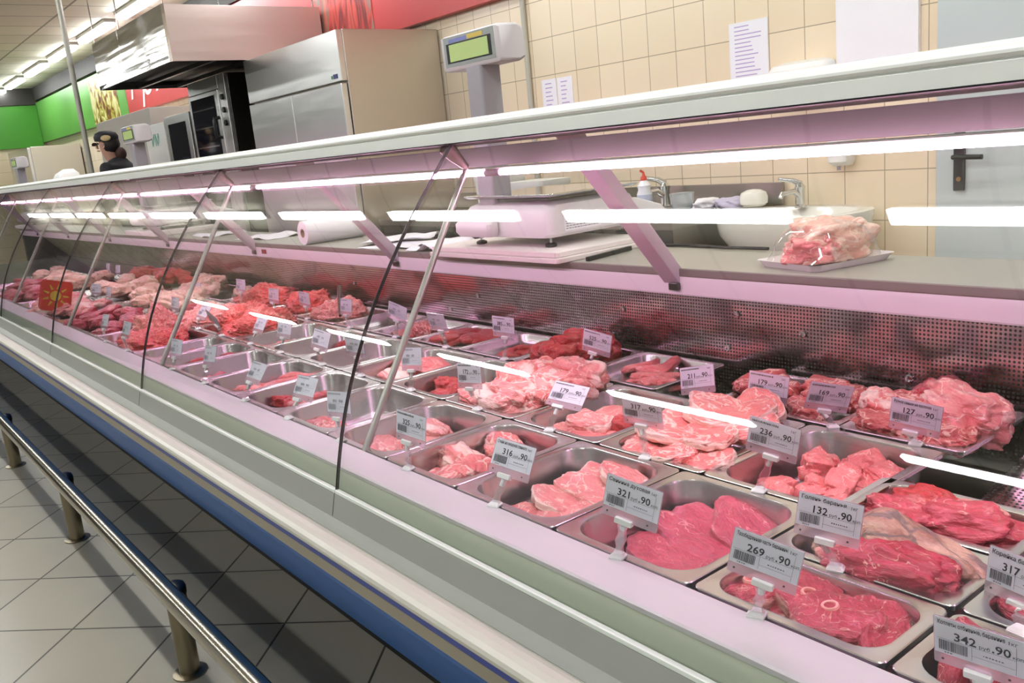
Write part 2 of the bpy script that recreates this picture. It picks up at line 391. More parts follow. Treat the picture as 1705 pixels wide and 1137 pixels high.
tag(MB().box((XW-.02, 1.777, 1.40), (XW-.0005, 2.127, 2.4)).build('white_board', mat('board_white', 'eceaee', .4, var=.01), bevel=.002), 'tall blank white board on the tiled wall beside the door', 'board')
tag(MB().tube([(XW-.018, 4.12, 0), (XW-.018, 4.12, ZC-.001)], .016, 12).build('conduit', mat('conduit_grey', 'b3b1a4', .5)), 'grey vertical pipe on the tiled wall behind the scale', 'pipe')
# round towel dispenser and soap dispenser
t = empty('towel_dispenser', (XW-.001, 2.27, 1.365), 'white rounded paper towel dispenser on tiles above the basin', 'dispenser')
MB().loft([rrect(-.11*k, -.0, -.16*k2, .16*k2, .05, z_) for k, k2, z_ in ((.9, .9, 0), (1, 1, .03), (1, 1, .10), (.85, .9, .135), (.4, .6, .15))]).build('dispenser_case', M_white, t, smooth=True)
t = empty('soap_dispenser', (XW-.001, 2.093, 1.05), 'small white soap dispenser on the tiles left of the door', 'dispenser')
MB().loft([rrect(-.09*k, 0, -.045*k, .045*k, .02, z_) for k, z_ in ((.75, .012), (1, .03), (1, .12), (.9, .155))]).build('dispenser_case', M_white, t, smooth=True)
MB().tube([(-.05, .01, -.006), (-.05, .01, .014)], .008, 10).build('nozzle', M_plasg, t)

# ---------------------------------------------------------------- ceiling lamps
def batten(x, y0, label, group, proto=[None]):
    """lamp housing with a bare tube; runs along y for 1.2 m"""
    if proto[0] is None:
        t = empty('ceiling_lamp', (x, y0, ZC), label, 'lamp', group)
        MB().box((-.06, -.02, -.035), (.06, 1.22, -.001)).build('lamp_housing', M_fix, t, bevel=.004)
        MB().box((-.045, 0, -.075), (.045, 1.20, -.0352)).build('light_diffuser', M_ctube, t)
        proto[0] = t; return t
    s = proto[0]; t = s.copy(); COL.objects.link(t); t.location = (x, y0, ZC)
    for c in s.children: k = c.copy(); COL.objects.link(k); k.parent = t
    tag(t, label, 'lamp', group); return t
for i in range(-3, 9):
    y = 1.92+1.6*i
    batten(.24, y, 'long white ceiling lamp in the row above the customer aisle', 'ceiling lamps over the aisle')
ordn = ['nearest visible', 'second nearest', 'third nearest', 'fourth nearest', 'fifth nearest', 'sixth nearest', 'seventh nearest', 'farthest']
for i in range(9):
    y = 5.42+1.63*i
    batten(2.95, y, 'long white ceiling lamp above the kitchen side, %s of its row' % ordn[min(i, 7)], 'ceiling lamps over the kitchen')
for i in range(3):
    batten(2.4, -.9+1.95*i, 'long white ceiling lamp above the near end of the counter', 'ceiling lamps near the counter end')
for i in range(7):
    batten(-2.35, 1.0+2.15*i-2.15*1, 'long white ceiling lamp in the row over the far shop floor', 'ceiling lamps over the shop')
tag(MB().tube([(1.9, 7.88, .94), (1.9, 7.88, ZC-.001)], .021, 14).build('support_pole', mat('pole_grey', 'aaa89c', .4, metal=.3), smooth=True), 'thin grey floor to ceiling pole standing on the worktop, left of the person', 'pole')

t = empty('hanging_sign', (1.30, 8.0, 2.62), 'yellow hanging shop sign at the upper left corner under the ceiling', 'sign')
MB().box((-.06, -.004, 0), (.06, .004, .16)).build('sign_panel', mat('sign_yellow', 'c9a53a', .5), t, bevel=.001)
MB().tube([(0, 0, .1601), (0, 0, ZC-2.621)], .002, 6).build('hanging_wire', M_chrome, t)
# ---------------------------------------------------------------- kick rail on the floor
t = empty('trolley_guard_rail', (.53, 0, 0), 'stainless steel tube guard rail on short posts along the counter foot', 'rail')
MB().tube([(-.015, -1.0, .254), (-.015, 12.0, .254)], .025, 20).build('rail_tube', M_tubular, t, smooth=True)
for i in range(10):
    y = 1.0+1.24*i-.01 if i else .99
    p = MB().tube([(.012, y, 0), (.012, y, .225)], .027, 16).build('post', M_post, t, smooth=True)
    MB().lathe([(.026, .2255), (.027, .23), (.027, .246), (.023, .256), (.012, .262), (.002, .263)], (.014, y, 0), 18).build('post_cap', M_dsteel, p, smooth=True)
    MB().lathe([(.045, 0), (.045, .004), (.03, .008)], (.012, y, 0.0005), 18).build('base_flange', M_post, p, smooth=True)
# ================================================================ THE DISPLAY COUNTER
CY0, CY1 = -.95, 10.2
case = empty('display_counter', (.97, 0, 0), 'long refrigerated meat counter with curved glass front and white top rail', 'display counter')
CX = -.97
def cprism(name, prof, m, y0=CY0, y1=CY1, parent=case, bevel=0, label=None, smooth=False):
    return MB().prism([(x+CX, z) for x, z in prof], y0, y1).build(name, m, parent, bevel=bevel, label=label, smooth=smooth)
# outer skin, bottom to top
cprism('kick_plate', [(.97, 0), (1.0, 0), (1.0, .26), (.97, .26)], M_kick)
cprism('lower_panel', [(.80, .235), (1.0, .235), (1.0, .26), (.83, .26), (.64, .53), (.64, .5625), (.593, .5625), (.602, .543), (.70, .385)], M_belly)
cprism('beige_stripe', [(.592, .563), (.5905, .5875), (.640, .5875), (.640, .563)], M_beige)
cprism('blue_stripe', [(.5905, .588), (.5898, .6035), (.64, .6035), (.64, .588)], M_blue)
cprism('bumper', [(.5885, .604), (.583, .6065), (.5800, .611), (.5798, .616), (.5825, .6215), (.590, .6255), (.600, .6275), (.612, .6262), (.622, .622), (.6295, .6165), (.64, .6155), (.64, .604)], M_bump)
cprism('front_channel', [(.666, .6665), (.672, .6665), (.699, .6405), (.74, .6405), (.74, .6155), (.6300, .6155), (.6300, .6180), (.640, .6198), (.6555, .6235), (.6562, .6262)], M_shelf)
cprism('sage_fascia', [(.7005, .6405), (.7, .695), (.704, .697), (.74, .697), (.74, .6405)], M_band)
cprism('deck_lip', [(.699, .6975), (.6985, .704), (.702, .706), (.772, .706), (.772, .6975)], M_lip)
cprism('well_lining', [(.75, .60), (.75, .697), (.744, .697), (.744, .594), (1.70, .594), (1.70, .60)], M_deck)
cprism('air_grille', [(1.683, .6005), (1.692, .6005), (1.692, .866), (1.686, .866)], M_perf)
for i, (y, z) in enumerate(((.62, .665), (.60, .72), (.56, .775), (.875, .735), (1.12, .80), (1.30, .83), (1.33, .745), (1.68, .81), (1.72, .735), (2.35, .80), (2.52, .74), (3.2, .79))):
    MB().lathe([(.004, 0), (.007, .001), (.008, .004), (.005, .005), (.004, .002)], (0, 0, 0), 14).build('grommet', M_chrome, case, smooth=True).matrix_basis = Matrix.Translation((1.6845+CX, y, z)) @ Matrix.Rotation(R(-90), 4, 'Y')
cprism('air_return_plate', [(1.34, .6005), (1.682, .655), (1.682, .657), (1.34, .6025)], M_perf2, CY0, .625)
cprism('rear_body', [(1.70, 0), (1.98, 0), (1.98, .905), (1.70, .905)], M_lav)
cprism('apron', [(1.676, .866), (1.674, .870), (1.674, .914), (1.70, .914), (1.70, .866)], M_lav)
cprism('worktop', [(1.678, .9145), (1.678, .935), (1.99, .935), (1.99, .9145)], M_wtop)
cprism('worktop_edge', [(1.6735, .9145), (1.6730, .9175), (1.6732, .9330), (1.6755, .9350), (1.6779, .9350), (1.6779, .9145)], M_wedge)
# switch on the apron
b = MB().box((1.672+CX, 4.02, .884), (1.6738+CX, 4.075, .905)).build('power_switch', mat('switch_red', '8c1f28', .35), case, bevel=.001, label='small red rocker switch')
# glass profile
GP = [(.670, .674), (.679, .725), (.698, .803), (.728, .888), (.773, .971), (.835, 1.076), (.901, 1.159), (.966, 1.233), (1.024, 1.298)]
def smooth_profile(P, n=6):
    out = []
    for i in range(len(P)-1):
        p0 = P[max(i-1, 0)]; p1 = P[i]; p2 = P[i+1]; p3 = P[min(i+2, len(P)-1)]
        for k in range(n):
            t = k/n
            out.append(tuple(.5*((2*b)+(-a+c)*t+(2*a-5*b+4*c-d)*t*t+(-a+3*b-3*c+d)*t**3) for a, b, c, d in zip(p0, p1, p2, p3)))
    out.append(P[-1]); return out
# gently regularise the measured curve so the pane has one smooth bend
GP2 = []
for i, (x, z) in enumerate(GP):
    t = i/(len(GP)-1)
    GP2.append((x, z))
for _ in range(3):
    GP2 = [GP2[0]]+[((GP2[i-1][0]+2*GP2[i][0]+GP2[i+1][0])/4, (GP2[i-1][1]+2*GP2[i][1]+GP2[i+1][1])/4) for i in range(1, len(GP2)-1)]+[GP2[-1]]
GS = smooth_profile(GP2)
def gnorm(P, i):
    a = P[max(i-1, 0)]; b = P[min(i+1, len(P)-1)]; dx, dz = b[0]-a[0], b[1]-a[1]; l_ = math.hypot(dx, dz)
    return (-dz/l_, dx/l_)
def offset(P, d): return [(p[0]+gnorm(P, i)[0]*d, p[1]+gnorm(P, i)[1]*d) for i, p in enumerate(P)]
JOINTS = [CY0, .217, 1.457, 2.697, 3.92, 5.12, 6.36, 7.6, 8.84, CY1]
closed = GS + offset(GS, -.006)[::-1]
for i in range(len(JOINTS)-1):
    y0, y1 = JOINTS[i]+.0024, JOINTS[i+1]-.0024
    mb = MB(); A = GS; B = offset(GS, -.006); n = len(A)
    # outer and inner faces and edges
    vs = []
    for yy in (y0, y1):
        vs += [(x+CX, yy, z) for x, z in A]+[(x+CX, yy, z) for x, z in B]
    fs = []
    for k in range(n-1):
        fs += [(k, k+1, 2*n+k+1, 2*n+k), (n+k, 3*n+k, 3*n+k+1, n+k+1)]
        fs += [(k, n+k, n+k+1, k+1), (2*n+k, 2*n+k+1, 3*n+k+1, 3*n+k)]
    fs += [(0, 2*n, 3*n, n), (n-1, 2*n-1, 4*n-1, 3*n-1)]
    mb.add(vs, fs)
    gp = mb.build('glass_pane', M_glass, case, smooth=True)
    MB().prism([(x+CX, z) for x, z in [(.6668, .6675), (.6668, .6735), (.6690, .6738), (.6758, .6735), (.6758, .6675)]], y0, y1).build('bottom_edge', M_edge, gp)
    if i: MB().prism([(x+CX, z) for x, z in [(.6560, .6262), (.6555, .6262), (.6655, .667), (.6665, .667)]], y0-.0028, y0-.0018).build('channel_joint', M_seal, case)
for y in JOINTS[1:-1]:
    A = offset(GS, .0004); B = offset(GS, -.006)
    MB().loft([[(x+CX, y-.0011, z) for x, z in A+B[::-1]], [(x+CX, y+.0011, z) for x, z in A+B[::-1]]]).build('joint_seal', M_seal, case)
# top rail and canopy
cprism('top_rail', [(1.007, 1.2885), (1.006, 1.3095), (1.0095, 1.3115), (1.0095, 1.3125), (1.0055, 1.3135), (1.0040, 1.3170), (1.0042, 1.3205), (1.0062, 1.3240), (1.0100, 1.3270), (1.0150, 1.3292), (1.0220, 1.3310), (1.0320, 1.3322), (1.052, 1.332), (1.060, 1.327), (1.060, 1.2885)], M_rail)
cprism('rail_gasket', [(1.008, 1.2862), (1.008, 1.2883), (1.030, 1.2883), (1.030, 1.2862)], M_seal)
cprism('canopy_top', [(1.0605, 1.300), (1.40, 1.300), (1.40, 1.307), (1.0605, 1.307)], M_mauve)
cprism('canopy_soffit', [(1.0305, 1.2870), (1.12, 1.2810), (1.12, 1.2850), (1.0305, 1.2883)], M_mauve)
cprism('lamp_housing', [(1.195, 1.2350), (1.199, 1.2340), (1.246, 1.2735), (1.246, 1.2765), (1.241, 1.2765)], M_mauve)
cprism('tube_shield', [(1.104, 1.2320), (1.108, 1.2295), (1.128, 1.2295), (1.132, 1.2320), (1.132, 1.2345), (1.104, 1.2345)], M_white)  # cap added above the tube to keep its light off the soffit
n_t = 0
for i in range(len(JOINTS)-1):
    y0, y1 = JOINTS[i], JOINTS[i+1]
    tb = MB().tube([(1.118+CX, y0+.03, 1.2225), (1.118+CX, y1-.03, 1.2225)], .0058, 14).build('light_tube', M_tube, case, smooth=True)
    MB().tube([(1.118+CX, y0-.02, 1.2225), (1.118+CX, y0+.0295, 1.2225)], .0068, 12).build('tube_end_cap', mat('cap_pink', 'e6b8dc', .4) if 'cap_pink' not in MATS else MATS['cap_pink'], tb, smooth=True)
# slanting brackets from the apron to the canopy and thin glass stays
for y in (.20, 1.49, 2.84, 4.17, 5.49, 6.79, 8.09, 9.34):
    a = Vector((1.672+CX, y, .898)); b_ = Vector((1.33+CX, y, 1.299)); d_ = (b_-a).normalized(); nrm = Vector((d_.z, 0, -d_.x))
    mb = MB(); rings = []
    a2 = a - nrm*0 
    for p in (a-d_*.012, b_):
        rings.append([p+nrm*.034+Vector((0, -.027, 0)), p+nrm*.034+Vector((0, .027, 0)), p-nrm*.0+Vector((0, .027, 0)), p-nrm*.0+Vector((0, -.027, 0))])
    mb.loft(rings); bk = mb.build('canopy_bracket', M_beam, case, bevel=.003)
    MB().box((1.662+CX, y-.0285, .880), (1.674+CX, y+.002, .899)).build('bracket_plug', M_dsteel, bk, bevel=.002)
for y in (.28, 1.53, 2.835, 4.10, 5.38, 6.62, 7.85, 9.1):
    a = Vector((.778+CX, y, .702)); b_ = Vector((1.092+CX, y, 1.222))
    rd = MB().tube([a, b_], .0072, 12).build('glass_stay', M_rod, case, smooth=True)
    MB().tube([b_, b_+(b_-a).normalized()*.018], .005, 10).tube([b_+(b_-a).normalized()*.018, Vector((1.075+CX, y, 1.262)), Vector((1.055+CX, y, 1.284))], [.007, .014, .018], 12).build('stay_knuckle', mat('knuckle', 'b09a98', .35) if 'knuckle' not in MATS else MATS['knuckle'], rd, smooth=True)
# worktop raised edge pieces are part of the case; end wall
MB().box((.75+CX, CY0-.02, 0.26), (1.98+CX, CY0, 1.29)).build('end_panel', M_lav, case)
# sun sticker on the glass, far left
def on_glass(s_):   # point and normal of the outer glass at parameter 0..1
    k = s_*(len(GS)-1); i = min(int(k), len(GS)-2); f_ = k-i
    p = (GS[i][0]*(1-f_)+GS[i+1][0]*f_, GS[i][1]*(1-f_)+GS[i+1][1]*f_); return p, gnorm(GS, i)
# ================================================================ TRAYS
TRIM = .706   # rim height
def tray_mesh(x0, x1, y0, y1, depth, ri=.048, lip=.015):
    cx, cy = (x0+x1)/2, (y0+y1)/2
    def ring(ins, z, r): return rrect(x0+ins-cx, x1-ins-cx, y0+ins-cy, y1-ins-cy, r, z, 7)
    rings = [ring(.0, -.007, .012), ring(0, -.0012, .012), ring(.0012, 0, .011), ring(lip*.75, 0, .03), ring(lip, -.001, ri), ring(lip+.0015, -.005, ri),
             ring(lip+.006, -depth+.016, ri-.004), ring(lip+.011, -depth+.006, ri-.008), ring(lip+.022, -depth, ri-.014)]
    t = .0012
    outer = [ring(lip+.022, -depth-t, ri-.014), ring(lip+.010, -depth+.006-t, ri-.008), ring(lip+.0045, -depth+.016, ri-.004), ring(lip-.001, -.006, ri), ring(.002, -.0025, .012), ring(.0012, -.007, .012)]
    mb = MB(); n = len(rings[0])
    allr = rings
    mb.loft(rings, cap0=False, cap1=True); mb.loft(outer, cap0=True, cap1=False)
    # close the hem
    o = 0; vs = rings[0]+outer[-1]; mb.add(vs, [(k, (k+1) % n, n+(k+1) % n, n+k) for k in range(n)])
    return mb
TRAYS = {}
def tray(key, x0, x1, y0, y1, depth, label, group=None, z=TRIM+.0005, ri=.048):
    o = tray_mesh(x0, x1, y0, y1, depth, ri).build('food_tray', M_tray, smooth=True)
    o.location = ((x0+x1)/2, (y0+y1)/2, z); tag(o, label, 'tray', group)
    TRAYS[key] = (x0, x1, y0, y1, z, depth); return o
R1 = (.776, 1.075); R2 = (1.081, 1.398); R3 = (1.412, 1.668)
G1, G2, G3 = 'steel food trays in the front row', 'steel food trays in the middle row', 'steel food trays in the back row'
tray('F1', *R1, .694, .953, .075, 'front row steel tray holding dark veal slices behind the 321 tag', G1)
tray('F2', *R1, .957, 1.212, .075, 'front row steel tray of pale pork steaks behind the 316 tag', G1)
tray('F3', *R1, 1.216, 1.446, .075, 'front row steel tray with three thick pork neck blocks', G1)
tray('F4', *R1, 1.450, 1.694, .075, 'front row steel tray with pale loin pieces, just right of the black joint', G1)
tray('F5', *R1, 1.698, 1.958, .075, 'front row steel tray holding one flat pork slab, left of the black joint', G1)
tray('F6', *R1, 1.962, 2.215, .07, 'front row steel tray with a few red meat scraps', G1)
tray('F7', *R1, 2.219, 2.478, .07, 'front row steel tray with a line of pink pork strips', G1)
tray('F8', *R1, 2.482, 2.74, .07, 'front row nearly empty steel tray with one purple scrap in its corner', G1)
tray('F9', *R1, 2.744, 2.95, .07, 'front row steel tray with little red meat near the second thin stay', G1)
tray('F10', *R1, 2.954, 3.14, .07, 'front row steel tray beside the big red mince heap', G1)
tray('S1', .778, .928, .432, .688, .06, 'small steel tray of lamb rounds with bone rings behind the 269 tag', G1, ri=.034)
tray('S2', .934, 1.082, .432, .688, .06, 'small steel tray with a fatty lamb shank behind the 132 tag', G1, ri=.034)
tray('S3', 1.090, 1.245, .432, .688, .06, 'small steel tray of dark red lamb, third from the glass', G1, ri=.034)
tray('S4', .778, .928, .165, .426, .06, 'small steel tray of rolled dark chops behind the 342 tag', G1, ri=.034)
tray('S5', .934, 1.082, .165, .426, .06, 'small steel tray with a lamb chop behind the right edge 317 tag', G1, ri=.034)
tray('M1', *R2, .664, .920, .09, 'middle row steel tray of diced pork behind the 236 tag', G2)
tray('M2', *R2, .924, 1.172, .075, 'middle row steel tray piled with marbled neck steaks', G2)
tray('M3', *R2, 1.176, 1.432, .075, 'middle row steel tray of pork cutlets, left of the marbled steaks', G2)
tray('M4', *R2, 1.436, 1.690, .075, 'middle row steel tray overfilled with big pork shoulder joints', G2)
tray('M5', *R2, 1.694, 1.940, .075, 'middle row steel tray with small red lumps behind the thin stay', G2)
tray('M6', *R2, 1.944, 2.203, .075, 'middle row steel tray with two long pink loins', G2)
tray('M7', *R2, 2.207, 2.478, .07, 'middle row empty steel tray, left of the pink loins', G2)
tray('M8', *R2, 2.482, 2.745, .07, 'middle row steel tray with a small red scrap at its far side', G2)
tray('M9', *R2, 2.749, 3.01, .07, 'middle row steel tray with little pink meat beside the bright mince', G2)
tray('M10', *R2, 3.014, 3.40, .07, 'middle row steel tray heaped with bright red mince', G2)
tray('B1', *R3, .640, .872, .035, 'back row shallow tray of fatty knuckles behind the 127 tag', G3, ri=.03)
tray('B2', *R3, .876, 1.03, .035, 'back row shallow tray of marbled ribs behind the 169 tag', G3, ri=.03)
tray('B3', *R3, 1.034, 1.17, .035, 'back row shallow tray of dark ribs behind the 179 tag', G3, ri=.03)
tray('B4', *R3, 1.325, 1.585, .035, 'back row shallow tray with a thin layer of red strips', G3, ri=.03)
tray('B5', *R3, 1.589, 1.845, .035, 'back row shallow tray piled with dark red beef lumps', G3, ri=.03)
tray('B6', *R3, 1.849, 2.10, .035, 'back row shallow tray with thin red beef slivers behind the 385 tag', G3, ri=.03)
tray('B7', *R3, 2.104, 2.36, .035, 'back row shallow tray of flat beef pieces behind the thin stay', G3, ri=.03)
tray('B8', *R3, 2.364, 2.62, .035, 'back row shallow tray with an orange red beef cut, at the black joint', G3, ri=.03)
tray('B9', *R3, 2.624, 2.88, .035, 'back row shallow tray, empty and grey, left of the black joint', G3, ri=.03)
tray('B10', *R3, 2.884, 3.20, .035, 'back row shallow tray with pale red mince and a dark spoon', G3, ri=.03)
tray('B11', *R3, 3.204, 3.52, .035, 'back row shallow tray of coarse red mince', G3, ri=.03)
tray('B12', *R3, 3.524, 4.0, .035, 'back row shallow tray of deep red mince strands', G3, ri=.03)
tray('F11', *R1, 3.144, 3.66, .05, 'front row wide tray heaped with bright and pale mince', G1)
tray('M11', *R2, 3.404, 3.90, .05, 'middle row wide tray of pink meat and liver pieces', G2)
tray('F12', *R1, 3.664, 4.3, .04, 'front row wide tray of mixed red cuts at the sun sticker', G1)
tray('M12', *R2, 3.904, 4.6, .04, 'middle row wide tray of pale chicken pieces', G2)
tray('B13', *R3, 4.004, 4.8, .035, 'back row wide tray of pale meat, left of the deep red mince', G3, ri=.03)
tray('F13', *R1, 4.304, 5.3, .04, 'front row wide tray of pale cuts, beyond the sun sticker', G1)
tray('M13', *R2, 4.604, 5.4, .04, 'middle row wide tray of chicken, farther than the sun sticker', G2)
tray('B14', *R3, 4.804, 6.0, .035, 'back row far wide tray of dark meat behind thick grey stay', G3, ri=.03)
tray('F14', *R1, 5.304, 6.6, .04, 'front row last tray seen at the left edge', G1)
tray('M14', *R2, 5.404, 6.9, .04, 'middle row last tray seen at the left edge', G2)

# ================================================================ MEAT
def fatlayer(bm, vals):
    ly = bm.verts.layers.float.new('fat')
    for v, f in zip(bm.verts, vals): v[ly] = f
def meat_mesh(kind, seed, sub=4):
    """unit-size cut (about 1 x 1 x 1 before scaling); returns mesh with a 'fat' attribute"""
    rnd = random.Random(seed*17+3); off = Vector((rnd.random()*50, rnd.random()*50, rnd.random()*50))
    bm = bmesh.new(); bmesh.ops.create_icosphere(bm, subdivisions=sub, radius=1)
    vals = []
    nz = lambda v, s: noise.noise(v*s+off)
    fb = lambda v, s, o=3: noise.fractal(v*s+off, 1.0, 2.0, o)
    bendk = rnd.uniform(-.25, .25); pinch = rnd.uniform(0, 1)
    for v in bm.verts:
        d = v.co.normalized(); ang = math.atan2(d.y, d.x); c = Vector((math.cos(ang), math.sin(ang), 0))
        hz = math.hypot(d.x, d.y)
        fat = 0
        if kind in ('steak', 'slice', 'round'):
            # flat cut: superellipse section, irregular outline
            R_ = 1+.20*nz(c, 1.1)+.10*nz(c, 2.7)+.05*nz(c, 6)
            if kind == 'slice': R_ += .16*nz(c, 1.8)
            k = .42 if kind != 'slice' else .5
            sx_ = hz**k if hz > 0 else 0; z = math.copysign(abs(d.z)**.55, d.z)
            p = Vector((c.x*sx_*R_*.5, c.y*sx_*R_*.5, z*.5))
            z_s = .16*fb(Vector((p.x, p.y, 0)), 2.6)+.05*fb(p, 8)
            p.z += z_s*1.3
            p.x += .02*fb(p, 6); p.y += .02*fb(p+Vector((9, 0, 0)), 6)
            # rim of fat on part of the edge
            rimmask = .5+1.1*nz(c, .9)
            e = max(0, (sx_-.86)/.14); fat = max(0, min(1, e*1.1*max(0, min(1, rimmask))))
            fat += .25*max(0, fb(p, 3.2)-.25)
        elif kind == 'chunk':
            R_ = 1+.28*nz(d, 1.2)+.16*nz(d, 2.4)
            p = Vector((d.x, d.y, d.z))
            p = Vector([math.copysign(abs(q)**.8, q) for q in p])*R_*.5
            p += d*.05*fb(p, 5)+d*.018*fb(p, 14)
            if p.z < -.36: p.z = -.36+(p.z+.36)*.2
            crease = 1-min(1, abs(nz(d+Vector((3, 1, 0)), 1.6))/.09); p -= d*.05*crease
            fat = max(0, min(1, .5+1.6*nz(d+Vector((7, 7, 7)), .9)-.52))
        elif kind == 'cube':
            p = Vector([math.copysign(abs(q)**.45, q) for q in d])*.42
            p *= 1+.22*nz(d, 1.3)+.1*nz(d, 3.2); p += d*.03*fb(p, 7)
            fat = max(0, nz(d+Vector((5, 0, 0)), 1.1)*1.8)
        elif kind == 'strip':
            t = d.x; p = Vector((d.x*.5, math.copysign(abs(d.y)**.8, d.y)*.5, math.copysign(abs(d.z)**.7, d.z)*.5))
            p.y += .35*math.sin(t*2.6+off.x)+.1*nz(d, 2); p.z += .35*nz(Vector((t, 0, 0)), 1.4)
            p += d*.06*fb(p, 5); fat = max(0, .3+1.4*nz(d, 1.3))
        elif kind == 'mince':
            p = Vector((d.x*.5, d.y*.5, (d.z if d.z > 0 else d.z*.2)*.5*(1+.25*nz(d, 1.7)))); p *= 1+.15*nz(d, 1.8)
            w1 = math.sin((p.x*1.3+.5*nz(p, 4))*46+3*nz(p+Vector((2, 2, 2)), 6)); w2 = math.sin((p.y*1.3+.5*nz(p, 5))*52+3*nz(p, 7))
            p += d*(.022*w1+.018*w2+.07*fb(p, 7)+.045*fb(p, 22)); fat = 0
        elif kind == 'shank':
            t = d.x; rr = .30+.20*math.exp(-((t-.15)/.45)**2)
            p = Vector((t*.5, d.y*rr, d.z*rr)); p *= 1+.12*nz(d, 1.5); p += d*.04*fb(p, 5)
            fat = 1 if (d.z > .15+.5*nz(d, 1.5)) else 0
        v.co = p; vals.append(max(0, min(1, fat)))
    fatlayer(bm, vals)
    me = bpy.data.meshes.new(kind+'_cut'); bm.to_mesh(me); bm.free()
    for p in me.polygons: p.use_smooth = True
    return me
_cache = {}
def meat_obj(name, kind, mk, seed, sub=4):
    key = (kind, mk, seed, sub)
    if key not in _cache:
        me = meat_mesh(kind, seed, sub); me.materials.append(K[mk]); _cache[key] = me
    o = bpy.data.objects.new(name, _cache[key]); COL.objects.link(o); return o
def bone_ring(parent, u, v, s, dims):
    """a cut bone: pale ring with a marrow centre on the top of a slice (u, v in unit mesh space)"""
    L, W, T = dims
    mb = MB(); prof = [(.0105*s, -.004), (.0105*s, .003), (.0095*s, .0045), (.0068*s, .0042), (.0062*s, .001)]
    mb.lathe(prof, (0, 0, 0), 20)
    b = mb.build('bone', M_bone, parent, smooth=True, label='pale cut bone ring')
    b.matrix_basis = Matrix.Translation((u, v, .50)) @ Matrix.Diagonal((1/L, 1/W, 1/T, 1))
    m2 = MB().lathe([(.0001, -.001), (.0062*s, -.001), (.0058*s, .0015), (.0001, .002)], (0, 0, 0), 14).build('marrow', M_marrow, b, smooth=True)
PIECES = {}
def piece(tr, name, kind, mk, x, y, z, L, W, T, yaw=0, tx=0, ty=0, seed=1, sub=4, desc='', cat='meat'):
    o = meat_obj(name, kind, mk, seed, sub)
    o.location = (x, y, z); o.rotation_euler = Euler((R(tx), R(ty), R(yaw)), 'XYZ'); o.scale = (L, W, T)
    o['category'] = cat; PIECES.setdefault(tr, []).append((o, desc)); return o
ORD = ['rightmost', 'second from right', 'third from right', 'fourth from right', 'fifth from right', 'sixth from right', 'seventh from right', 'eighth from right', 'ninth from right', 'tenth from right', 'eleventh from right', 'twelfth from right']
def finish_labels():
    for tr, lst in PIECES.items():
        place = PLACE[tr]
        by = {}
        for o, d in lst: by.setdefault(d, []).append(o)
        for d, os_ in by.items():
            os_.sort(key=lambda o: o.location.y-o.location.x*.35)
            n_ = len(os_)
            for i, o in enumerate(os_):
                if n_ == 1: w_ = ''
                elif i == n_-1: w_ = ', leftmost'
                elif n_ == 2: w_ = ', rightmost'
                else: w_ = ', '+(ORD[i] if i < len(ORD) else 'farther left')
                o['label'] = (d+' '+place+w_)
                if n_ > 1: o['group'] = d+' pieces '+place
PLACE = {
 'F1': 'in the 321 tag tray', 'F2': 'in the 316 tag tray', 'F3': 'in the tray left of 316 tag', 'F4': 'in the tray at the near stay',
 'F5': 'just left of the black joint', 'F6': 'second tray left of black joint', 'F7': 'third tray left of black joint',
 'F8': 'fourth tray left of black joint', 'F9': 'in front tray at second stay', 'F10': 'in front tray by mince heap',
 'S1': 'in the 269 tag tray', 'S2': 'in the 132 tag tray', 'S3': 'in small tray behind the shank', 'S4': 'in the 342 tag tray', 'S5': 'behind the right edge 317 tag',
 'M1': 'in the 236 tag tray', 'M2': 'in the middle 317 tag tray', 'M3': 'left of the marbled steaks', 'M4': 'in the overfilled middle tray',
 'M5': 'in middle tray behind near stay', 'M6': 'in middle tray left of stay', 'M8': 'in middle tray beside spoon handle', 'M9': 'in tray before the bright mince',
 'M10': 'in the middle mince tray', 'B1': 'in the 127 tag tray', 'B2': 'in the 169 tag tray', 'B3': 'in the 179 tag tray', 'B4': 'in tray right of 525 tag', 'B5': 'behind the 525 tag',
 'B6': 'behind the 385 tag', 'B7': 'in back tray behind near stay', 'B8': 'in back tray at black joint', 'B10': 'in back tray with the spoon', 'B11': 'in back tray left of spoon', 'B12': 'in the farthest red back tray',
 'F11': 'in the front mince tray', 'M11': 'in tray left of bright mince', 'F12': 'in front tray near sun sticker', 'M12': 'in middle tray near sun sticker', 'B13': 'in tray left of deep-red mince',
 'F13': 'in front tray beyond sun sticker', 'M13': 'in middle tray beyond sun sticker', 'B14': 'in back tray beyond sun sticker', 'F14': 'in the last front tray', 'M14': 'in the last middle tray'}
# --- F1: three large flat veal slices
piece('F1', 'veal_slice', 'slice', 'veal', .888, .812, .652, .225, .14, .024, 62, 4, 3, 1, 5, 'large dark pink veal slice')
piece('F1', 'veal_slice', 'slice', 'veal', .968, .812, .658, .235, .13, .024, 80, -4, -6, 2, 5, 'large dark pink veal slice')
piece('F1', 'veal_slice', 'slice', 'veal', 1.020, .775, .664, .18, .11, .026, 60, 6, -14, 3, 5, 'large dark pink veal slice')
piece('F1', 'veal_slice', 'slice', 'veal', .93, .75, .646, .15, .12, .022, 20, 0, 0, 4, 5, 'large dark pink veal slice')
